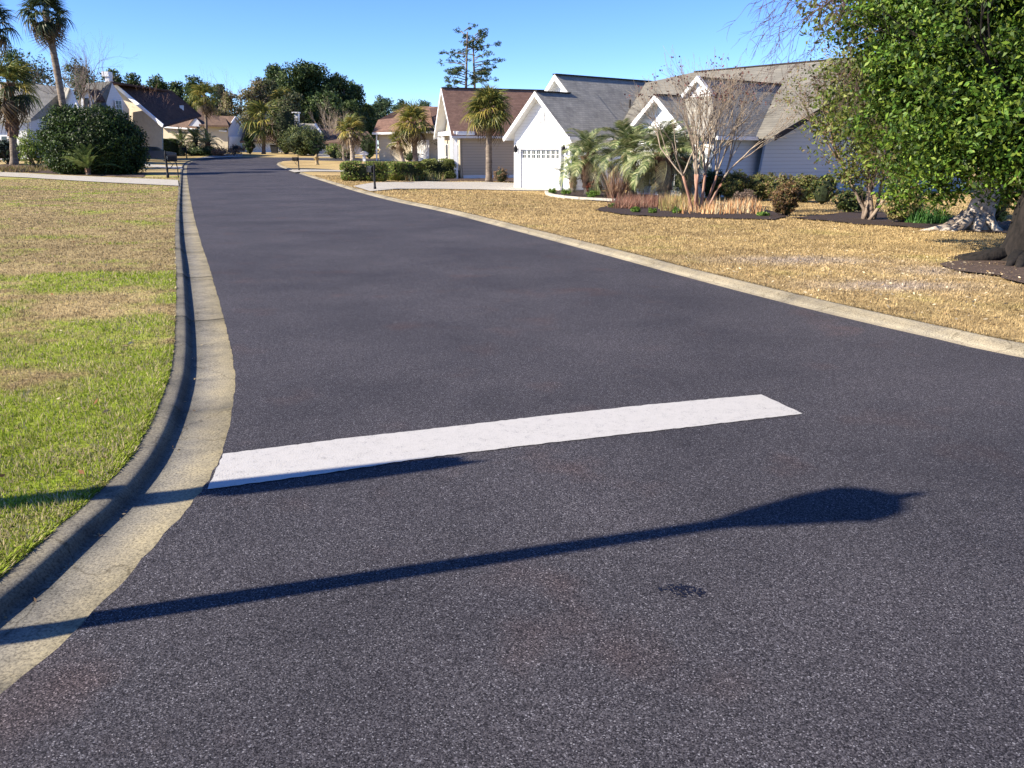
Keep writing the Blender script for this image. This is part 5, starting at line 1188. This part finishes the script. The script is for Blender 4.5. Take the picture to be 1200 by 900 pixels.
for i, (px, py, w_, h_, cs, lab) in enumerate(((838, 235, 34, 36, DG, 'dark bush directly behind the crape myrtle'), (862, 236, 44, 36, BG, 'green olive bush left in the row under the shaded wall'), (893, 236, 42, 33, BG, 'olive bush in the middle of the row under the shaded wall'), (918, 237, 38, 32, BG+BR, 'brownish olive bush right of the middle in the row under the wall'), (944, 238, 38, 33, BG, 'olive bush at the right end of the row under the wall'), (967, 240, 34, 34, DG+BG, 'dark bush where the wall row meets the small tree'))):
    sh(lab, px, py, w_, h_, cs, 102+i, 5200, .085, 'bushes along the blue grey wall', core=1, spread=.16)
sh('copper brown leafy bush standing alone on the lawn before the wall row', 923, 253.5, 34, 40, [(.15, .09, .045), (.20, .12, .055), (.11, .1, .035), (.08, .05, .03)], 110, 7000, .07, core=.9, spread=.16)
sh('tan ornamental grass behind the small multi stemmed tree', 1062, 262, 44, 46, [(.34, .26, .13), (.26, .22, .09), (.2, .2, .07)], 111, 6000, .09, spread=.2)
sh('yellow green bush behind the pale leaning trunk', 1165, 268, 44, 60, [(.25, .25, .06), (.32, .29, .09), (.17, .19, .05)], 112, 7500, .08, core=.8, spread=.15)
sh('dark shrub behind the small multi stemmed tree', 1000, 250, 40, 30, DG+BG, 113, 4000, .08, core=1)
# spiky grass-like clumps
def tufts(name, label, cat, spots, h, cols, n, wd, seed, lean=.5, kind='stuff', group=None):
    rng = np.random.default_rng(seed); V = []; C = []
    for (q, rad, sc_) in spots:
        a = rng.uniform(0, 6.283, n); r = rad*np.sqrt(rng.random(n)); b = np.column_stack([q[0]+np.cos(a)*r, q[1]+np.sin(a)*r, np.zeros(n)]); b[:, 2] = gz(b[:, 0], b[:, 1])+LAWN
        ta = rng.uniform(0, 6.283, n); hh = h*sc_*rng.uniform(.5, 1.2, n); l = lean*rng.random(n)
        t = b+np.column_stack([np.cos(ta)*hh*l, np.sin(ta)*hh*l, hh]); w_ = np.column_stack([np.cos(ta+1.57)*wd, np.sin(ta+1.57)*wd, np.zeros(n)])
        v = np.empty((n, 3, 3)); v[:, 0] = b-w_; v[:, 1] = b+w_; v[:, 2] = t; V.append(v.reshape(-1, 3)); C.append(np.repeat(pick(cols, n, rng), 3, axis=0))
    V = np.concatenate(V); C = np.concatenate(C); o = link(name, np_mesh(name, V, np.arange(len(V)).reshape(-1, 3), M['petal'] if kind == 'stuff' else M['leaf'], C, False, 3))
    return tag(o, label, cat, group, kind if kind == 'stuff' else None)
rg = np.random.default_rng(5)
tufts('dry_plant_stems', 'orange tan dry lily stems in the bed below the crape myrtle', 'dry plants', [((p.x, p.y), .22, rg.uniform(.6, 1.1)) for p in (G(rg.uniform(798, 890), rg.uniform(243, 252)) for _ in range(85))], .40, [(.62, .36, .17), (.72, .48, .26), (.5, .25, .11), (.6, .5, .3)], 13, .02, 120, .6)
tufts('red_twig_plants', 'reddish brown twiggy ground plants below the pindo palms', 'dry plants', [((p.x, p.y), .4, rg.uniform(.7, 1.1)) for p in (G(rg.uniform(725, 778), rg.uniform(240, 245)) for _ in range(30))], .42, [(.33, .16, .11), (.22, .10, .065), (.42, .27, .18)], 80, .009, 121, 1.3)
tufts('dry_plant_stems', 'tan dry stems at the foot of the crape myrtle trunks', 'dry plants', [((p.x, p.y), .3, rg.uniform(.7, 1.1)) for p in (G(rg.uniform(778, 812), rg.uniform(241, 248)) for _ in range(18))], .5, [(.45, .38, .16), (.38, .33, .12), (.5, .3, .15)], 60, .013, 122, .7)
tufts('dry_plant_stems', 'scattered dry stems on the pine straw behind the clipped hedges', 'dry plants', [((p.x, p.y), .5, 1) for p in (G(rg.uniform(478, 520), rg.uniform(211, 212.5)) for _ in range(14))], .55, [(.25, .3, .08), (.4, .38, .2), (.3, .2, .1)], 40, .02, 123, .7)
for i, (px, py, h_, lab, cs) in enumerate(((1084, 262, .45, 'bright green clump of grassy leaves under the big tree crown', [(.05, .13, .03), (.08, .18, .04)]),)):
    q = G(px, py); tufts('grass_clump', lab, 'plant', [((q.x, q.y), .45, 1)], h_, cs, 420, .014, 130+i, .7, kind='thing')
q = G(722, 234); tufts('spiky_plant', 'brown spiky plant between the first two pindo palms', 'plant', [((q.x, q.y), .4, 1)], 1.3, [(.22, .13, .09), (.3, .2, .13)], 160, .03, 133, .8, kind='thing')
# low things on the far left bed
tufts('dry_plant_stems', 'straw coloured low plants along the left driveway bed', 'dry plants', [((p.x, p.y), .6, 1) for p in (G(rg.uniform(0, 60), rg.uniform(197, 202)) for _ in range(22))], .35, [(.3, .25, .12), (.2, .2, .06), (.25, .14, .08)], 40, .02, 124, .9)
# ---------------------------------------------------------------- bare trees
def ht(q, py): return P(600, py, q.y).z-q.z
# crape myrtle
q = G(820, 249); random.seed(17); H_ = ht(q, 92)
cm = empty('crape_myrtle', q, 'large bare crape myrtle with reddish trunks in the bed before the white house', 'tree')
tb_, tr_ = MB(), MB(); tipz = []
for (dx, dy, lean_, up) in ((-.25, 0, -.16, 1), (0, .0, .02, 1.0), (.1, .1, .05, 1), (.3, .05, .48, 1), (.2, .3, .34, 1), (-.3, .2, -.42, 1), (-.1, -.1, -.08, .9)):
    p0 = q+Vector((dx*.5, dy*.5, -.08)); pts, rs, d = wander(p0, (lean_, random.uniform(-.15, .15), up), H_*.32, 5, .05, .0, .05, .036)
    tb_.tube(pts, rs, 7, jit=.06)
    for k in range(3):
        grow(tr_, pts[-1], (d+Vector((random.gauss(0, .28)+lean_*.2, random.gauss(0, .28), 0))).normalized(), H_*.30, .027, 4, 3, .08, .03, .38, .72, tipz, 5, .68)
tb_.build('trunks', M['bark_red'], cm, True); tr_.build('branches', M['twig'], cm, True)
rngp = np.random.default_rng(3); tz = np.array([tuple(p) for p in tipz if p.z > q.z+H_*.8]); tz = tz[rngp.random(len(tz)) < .16]
if len(tz):
    pp = np.repeat(tz, 3, axis=0)+rngp.normal(0, .05, (len(tz)*3, 3)); me = leaf_mesh('seed_pods', pp-np.array(q), .07, pick([(.12, .06, .05), (.2, .1, .09)], len(pp), rngp), M['petal'], rngp, aspect=.8); link('seed_pods', me, cm)['kind'] = 'stuff'
b = onlawn(P(112, 170, 80).x, 80); bare_tree('bare_tree', 'pale bare tree standing before the house gables at the left', b, ht(b, 42), .2, 3, 5, 3, 'twig_gray', .5, .28, seed=201, group='bare trees')
b = onlawn(P(92, 170, 84).x, 84); bare_tree('bare_tree', 'bare branching tree just right of the tallest palm trunk', b, ht(b, 56), .18, 2, 5, 3, 'twig_gray', .5, .3, seed=202, group='bare trees')
b = onlawn(P(58, 170, 88).x, 88); bare_tree('bare_tree', 'bare grey tree behind the tallest palm trunk', b, ht(b, 66), .16, 2, 5, 3, 'twig_gray', .55, .35, seed=203, group='bare trees')
b = G(172, 184); bare_tree('crape_myrtle', 'reddish bare crape myrtle behind the parked dark car', b, ht(b, 106), .1, 6, 4, 3, 'bark_red', .38, .38, seed=204, group=None)
for i, (px, Y, top, lab) in enumerate(((265, 150, 82, 'pale leafless tree top above the scrubby wood'), (292, 150, 100, 'grey bare tree merging with the left side of the big wood'), (388, 118, 120, 'white stemmed bare shrub before the dark wood'), (395, 130, 128, 'pale bare bush right of the blue grey house chimney'))):
    b = onlawn(P(px, 170, Y).x, Y); bare_tree('bare_tree', lab, b, ht(b, top), .15, 4, 4, 3, 'twig_gray' if i < 2 else 'twig', .42, .25, seed=210+i, group='bare trees')
b = G(404, 188); bare_tree('bare_tree', 'thin pale bare sapling on the far lawn left of the palm', b, ht(b, 160), .06, 3, 3, 3, 'twig', .6, .45, seed=220, group='bare trees')
part_ = tag(part(None, 'garden_post', 'twig', lambda b_: b_.tube([G(402, 187.5), P(402, 163, G(402, 187.5).y)], .07, 6)), 'thin pale wooden post beside the far lawn palm', 'post')
# ---------------------------------------------------------------- background trees
PINE = [(.036, .062, .018), (.055, .085, .024), (.08, .105, .034), (.024, .042, .014)]
def bigtree(name, label, px, Y, top, wpx, cols, seed, group, n=260, per=26, size=.42, low=.25, trunkr=.35, material='leaf', leaf_name='crown'):
    b = onlawn(P(px, 170, Y).x, Y); Hh = ht(b, top); R = wpx/2*Y/974; random.seed(seed); root = empty(name, b, label, 'tree', group)
    tr = MB(); pts, rs, d = wander(b-Vector((0, 0, .2)), (0, 0, 1), Hh*.8, 6, .03, .02, trunkr, trunkr*.35); tr.tube(pts, rs, 7, jit=.08)
    lobes = []
    for k in range(9):
        a = random.uniform(0, 6.28); f = random.random(); zz = Hh*(low+(.88-low)*(k+.5)/9); rr_ = R*(1-.55*((k+.5)/9)**2)
        c = Vector((b.x+math.cos(a)*rr_*.5, b.y+math.sin(a)*rr_*.5, b.z+zz)); lobes.append((c.x, c.y, c.z, rr_*.62, rr_*.62, Hh*.12+R*.1))
        i = min(len(pts)-1, int(zz/(Hh*.8)*6)); tr.tube([pts[max(0, i-1)], (pts[max(0, i-1)]+c)/2+Vector((0, 0, .3)), c], [trunkr*.4, trunkr*.25, trunkr*.08], 5)
    lobes.append((b.x, b.y, b.z+Hh*.93-R*.15, R*.4, R*.4, Hh*.07+.1))
    tr.build('trunk', M['bark'], root)
    crown(root, lobes, n, per, R*.16+.35, size, cols, seed, material, leaf_name, shell=.75)
    return root
GL = 'pine and oak trees of the far wood'
wood = [(352, 158, 70, 62), (332, 165, 74, 50), (376, 160, 72, 60), (398, 162, 84, 56), (418, 166, 96, 46), (320, 150, 92, 44), (346, 140, 108, 50), (384, 145, 108, 60), (410, 150, 118, 40), (432, 170, 122, 24)]
wl = ['tallest dark tree crown in the middle of the far wood', 'dark tree with loose top at the left of the far wood', 'dark rounded tree right of the wood centre', 'dark tree on the falling right shoulder of the wood', 'lower dark tree near the right end of the wood', 'olive tree under the loose topped tree at left', 'lower olive green tree in front of the wood centre', 'lower dark tree in front of the right shoulder', 'low dark tree at the wood foot above the far lawn palm', 'small dark tree closing the right end of the wood']
for i, (px, Y, top, wp) in enumerate(wood):
    cs = PINE if i not in (5, 6) else [(.07, .085, .035), (.11, .11, .055), (.05, .06, .03)]
    bigtree('tree', wl[i], px, Y, top, wp, cs, 300+i, GL, 620, 26, .55, .12, .5)
sc_l = ['scrubby olive brown tree left of the far wood', 'brownish scrub tree above the tan wing roof', 'yellow green scrub tree behind the bent palm', 'brown thicket tree against the left foot of the wood']
for i, (px, Y, top, wp) in enumerate(((296, 135, 104, 40), (276, 140, 106, 36), (262, 132, 126, 36), (308, 138, 90, 30))):
    bigtree('scrub_tree', sc_l[i], px, Y, top, wp, [(.15, .13, .06), (.20, .17, .09), (.12, .13, .04), (.16, .12, .08)], 330+i, 'scrubby trees beside the wood', 260, 24, .4, .1, .25)
ll = ['dark pine crown just right of the bent left palm', 'flat topped dark pine behind the brown roof end', 'dark pine over the ridge of the brown roof', 'dark pine left over the brown roof ridge', 'pine behind the white dormer', 'dark pine behind the tallest palm trunk', 'dark pine above the leftmost grey roof', 'grey green tree between the bent palm and the scrub']
for i, (px, Y, top, wp) in enumerate(((237, 150, 89, 40), (216, 160, 95, 36), (194, 160, 88, 46), (165, 165, 85, 36), (140, 155, 80, 44), (106, 150, 70, 60), (42, 140, 54, 90), (262, 155, 98, 32))):
    bigtree('pine_tree', ll[i], px, Y, top, wp, PINE, 340+i, 'pines behind the left houses', 380, 24, .5, .25, .35)
rl = ['distant pine at the left of the gap behind the brown roof', 'distant pine in the middle of the gap behind the brown roof', 'distant pine nearest the brown roof peak', 'distant pine top over the brown roof at right']
for i, (px, Y, top, wp) in enumerate(((453, 200, 112, 42), (474, 205, 115, 42), (496, 200, 116, 36), (440, 190, 122, 26))):
    bigtree('pine_tree', rl[i], px, Y, top, wp, [(.05, .085, .04), (.08, .11, .05), (.035, .06, .03)], 360+i, 'distant pines behind the cream house', 200, 24, .6, .3, .35)
# twin tall pines
random.seed(77)
for i, (px, top, Y, lab) in enumerate(((546, 35, 95, 'tall slender pine with open crown left of the twin pair'), (558, 40, 96, 'tall slender pine with open crown right of the twin pair'))):
    b = onlawn(P(px, 170, Y).x, Y); Hh = ht(b, top); root = empty('pine_tree', b, lab, 'tree', 'twin tall pines'); tr = MB()
    pts, rs, d = wander(b-Vector((0, 0, .2)), (.01 if i else .0, 0, 1), Hh, 10, .006, 0, .24, .07); tr.tube(pts, rs, 7); lobes = []
    for k in range(26):
        f = .5+.5*(k+.5)/26 if i == 0 or k > 6 else .62+.36*(k/26); p = b+Vector((0, 0, Hh*f)); a = random.uniform(0, 6.28)
        if i == 0 and k < 12: a = random.gauss(math.pi, .9)
        if i == 1: a = random.gauss(0, 1.2)
        L = (2.7 if f < .9 else 1.5)*random.uniform(.35, 1.0)*(1.15-.5*abs(f-.72)); e = p+Vector((math.cos(a)*L, math.sin(a)*L, random.uniform(.0, .6)))
        tr.tube([p, (p+e)/2+Vector((0, 0, .1)), e], [.06, .04, .015], 4, cap=False)
        lobes.append((e.x, e.y, e.z, .72, .6, .3)); m_ = p.lerp(e, .6); lobes.append((m_.x, m_.y, m_.z+.1, .42, .42, .22))
    tr.build('trunk', M['twig_gray'], root, True); crown(root, lobes, 230, 16, .26, .2, PINE, 380+i, 'leaf', shell=.4)
# ---------------------------------------------------------------- right foreground trees
OAK = [(.05, .11, .013), (.085, .165, .018), (.13, .21, .024), (.028, .06, .010), (.19, .26, .035)]
def trunk_knobbly(mb, pts, rs, sides=14):
    n0 = len(mb.v); mb.tube(pts, rs, sides, jit=.12)
q = G(1195, 309); t1 = empty('broadleaf_tree', q, 'big glossy green tree with dark trunk at the right edge', 'tree'); random.seed(88)
q = q+Vector((.12, .15, 0))
tr = MB(); pts, rs, d = wander(q-Vector((0, 0, .15)), (.06, 0, 1), 2.2, 10, .04, 0, .30, .22); rs[0] = .5; rs[1] = .36; trunk_knobbly(tr, pts, rs)
tips = []
for k in range(9):
    a = k*2.4; i = random.randint(4, 10)
    grow(tr, pts[i], Vector((math.cos(a)*.7+.2, math.sin(a)*.6+.55, 1.1)), 1.9, .07, 3, 3, .12, .05, .55, .66, tips, 7)
for k in range(7):
    a = -random.uniform(.2, 2.8)-1.57; s_ = q+Vector((math.cos(a)*.25, math.sin(a)*.25, .12)); e_ = q+Vector((math.cos(a)*1.0, math.sin(a)*1.0, -.02)); tr.tube([s_, (s_+e_)/2+Vector((0, 0, -.02)), e_], [.12, .07, .02], 6, jit=.15)
tr.build('trunk', M['bark_dark'], t1, True)
cx, cy, cz = q.x+.3, q.y+.2, q.z
lob = []
for (px, py, Y, r) in ((1180, 20, 13.2, 1.5), (1110, 40, 13.2, 1.15), (1230, 90, 12.6, 1.4), (1165, 110, 12.8, 1.25), (1100, 115, 13, 1.0), (1060, 130, 13.6, .75), (1195, 175, 12.2, .95), (1130, 172, 12.4, .75), (1080, 190, 13.2, .65),  (1210, 212, 12.3, .55), (1050, 85, 13.6, .6), (1105, 222, 13.0, .4), (1260, 170, 12.2, 1.1), (1060, 225, 14.5, .35), (1140, -50, 13.4, 1.4), (1230, -40, 13.2, 1.8)):
    p = P(px, py, Y); lob.append((p.x, p.y, p.z, r, r*1.1, r*.85))
crown(t1, lob, 2700, 32, .27, .09, OAK, 401, 'gloss_leaf', shell=.5, clvar=.6)
random.seed(90)
# pale leaning trunk tree
q = G(1143, 270); t2 = empty('broadleaf_tree', q, 'tree with pale lichen covered trunk and spreading surface roots', 'tree')
tr = MB(); q0 = q-Vector((0, 0, .15)); pts = [q0, q0+Vector((.02, 0, .3)), q0+Vector((.1, 0, .8)), q0+Vector((.16, 0, 1.3)), q0+Vector((.02, 0, 2.0)), q0+Vector((-.15, .1, 2.8)), q0+Vector((-.1, .1, 3.8))]
trunk_knobbly(tr, pts, [.36, .29, .25, .25, .2, .15, .1])
for (a, L) in ((3.2, 1.35), (3.6, .9), (2.7, .8), (4.3, .6), (5.2, .7), (0.1, .7), (3.35, 1.0)):
    e_ = q+Vector((math.cos(a)*L, math.sin(a)*L, -.04)); s_ = q+Vector((math.cos(a)*.2, math.sin(a)*.2, .32)); m_ = s_.lerp(e_, .45); m_.z = q.z+.05
    tr.tube([s_, m_, e_], [.13, .075, .02], 8, jit=.25)
for k in range(9):
    a = k*2.4+.4; grow(tr, pts[random.randint(4, 6)], Vector((math.cos(a)*.9, math.sin(a)*.9, .9)), 1.9, .06, 3, 3, .12, .05, .5, .66, None, 6)
tr.build('trunk', M['bark_pale'], t2, True)
cx, cy, cz = q.x, q.y, q.z
crown(t2, [(cx-.6, cy, cz+4.4, 2.8, 2.2, 2.2), (cx+1.2, cy, cz+4.8, 2.6, 2.0, 2.4), (cx-1.9, cy, cz+2.7, 1.7, 1.4, 1.2), (cx-.2, cy-.3, cz+2.1, 1.7, 1.3, .8), (cx-2.4, cy+.4, cz+4.9, 1.6, 1.5, 1.4), (cx-1.5, cy-.4, cz+1.5, 1.3, .9, .55)], 1600, 28, .40, .12, [(.075, .12, .018), (.12, .17, .026), (.17, .22, .035), (.05, .08, .015), (.22, .24, .06)], 402, 'gloss_leaf', shell=.5, zmin=cz+1.25, clvar=.4)
# small multi-stemmed tree, thinner crown, bare at its left
q = G(1017, 258); t3 = empty('small_tree', q, 'multi stemmed small tree with thin olive crown at the lawn edge', 'tree'); random.seed(95)
tr = MB(); tips = []
for k in range(7):
    a = k*.95+.3; p0 = q+Vector((math.cos(a)*.14, math.sin(a)*.14, -.1)); lx = (-.38, -.25, .0, .25, .5, -.12, .15)[k]
    pts, rs, d = wander(p0, (lx, random.uniform(-.3, .3), 1.25), 1.7, 5, .06, 0, .05, .035); tr.tube(pts, rs, 7, jit=.08)
    for j in range(3): grow(tr, pts[-1], (d+Vector((random.gauss(0, .4), random.gauss(0, .4), .1))).normalized(), 1.15, .035, 3, 3, .12, .03, .5, .7, tips, 5)
tr.build('trunk_and_branches', M['twig_gray2'], t3, True)
cx, cy, cz = q.x, q.y, q.z
crown(t3, [(cx+.5, cy, cz+2.5, 1.7, 1.3, 1.1), (cx-.2, cy, cz+3.2, 1.6, 1.2, .9), (cx+1.0, cy, cz+1.7, 1.5, 1.1, .9), (cx+.3, cy-.4, cz+1.3, .9, .7, .5), (cx-.8, cy, cz+2.2, 1.0, .8, .9), (cx-.5, cy, cz+1.2, .6, .6, .5)], 900, 22, .34, .10, [(.12, .15, .03), (.18, .20, .05), (.08, .11, .02), (.17, .12, .06)], 403, 'leaf', shell=.4)
rngt = np.random.default_rng(9); tz = np.array([tuple(p) for p in tips]); pp = np.repeat(tz, 7, axis=0)+rngt.normal(0, .13, (len(tz)*7, 3))
link('sparse_leaves', leaf_mesh('sparse_leaves', pp-np.array(q), .08, pick([(.17, .17, .05), (.2, .13, .07), (.11, .13, .03)], len(pp), rngt), M['leaf'], rngt), t3)
# overhanging leafy limb and bare twigs (upper right) from a tree standing right of the frame
b = onlawn(15.5, 17.5); t4 = empty('overhanging_tree', b, 'tree right of the view whose bare hanging twigs cross the sky and roof', 'tree'); random.seed(99)
tr = MB(); base_pts = [b-Vector((0, 0, .2)), b+Vector((0, 0, 3)), b+Vector((-.3, 0, 6.0)), b+Vector((-1.2, -.5, 8.2))]; tr.tube(base_pts, [.32, .26, .2, .14], 9, jit=.08)
tips4 = []
def droop(mb, p, d, L, r, lev, tips):
    pts = [Vector(p)]; rs = [r]; d = Vector(d).normalized(); n = 7
    for i in range(n):
        d = (d+Vector((random.gauss(0, .13), random.gauss(0, .13), random.gauss(0, .1)-.05))).normalized(); pts.append(pts[-1]+d*L/n); rs.append(r*(1-.7*(i+1)/n))
    mb.tube(pts, rs, 4 if r < .02 else 6, cap=False)
    if lev == 0: tips.append(pts[-1]); return
    for k in range(4 if lev > 1 else 3):
        i = random.randint(2, n); dd = (d+Vector((random.gauss(-.1, .5), random.gauss(0, .5), random.gauss(-.1, .45)))).normalized(); droop(mb, pts[i], dd, L*random.uniform(.4, .65), max(.0034, rs[i]*.6), lev-1, tips)
for (tx, ty, Y) in ((900, 0, 14.0), (935, 30, 14.5), (965, -10, 13.5), (985, 80, 15), (1000, 130, 16)):
    e = P(tx+90, ty-75, Y); s_ = base_pts[3]; m1 = s_.lerp(e, .5)+Vector((0, 0, .5)); tr.tube([s_, m1, e], [.07, .04, .022], 6, cap=False)
    dv = P(tx, ty+10, Y)-e
    for j in range(3): droop(tr, e, dv.normalized()+Vector((0, random.gauss(0, .2), random.gauss(0, .2))), dv.length*random.uniform(.8, 1.15), .012, 3, tips4)
tr.build('trunk_and_twigs', M['twig_dark'], t4, True)
lobs = []
for (px, py, r, Y) in ((1010, 10, .45, 14), (1035, 22, .55, 14), (1060, 8, .55, 14), (1000, 28, .35, 14), (990, 45, .22, 14), (1045, 45, .4, 14), (1085, 25, .6, 14), (1020, 52, .2, 14), (1075, 60, .4, 14), (1110, 50, .7, 14)):
    p = P(px, py, Y); lobs.append((p.x, p.y, p.z, r, r, r*.55))
crown(t4, lobs, 120, 20, .2, .1, OAK, 405, 'gloss_leaf', shell=.3)
for o in COL.objects:
    if o.type == 'MESH' and o.parent is None and o.get('kind') is None and 'category' not in o: print('UNTAGGED', o.name)
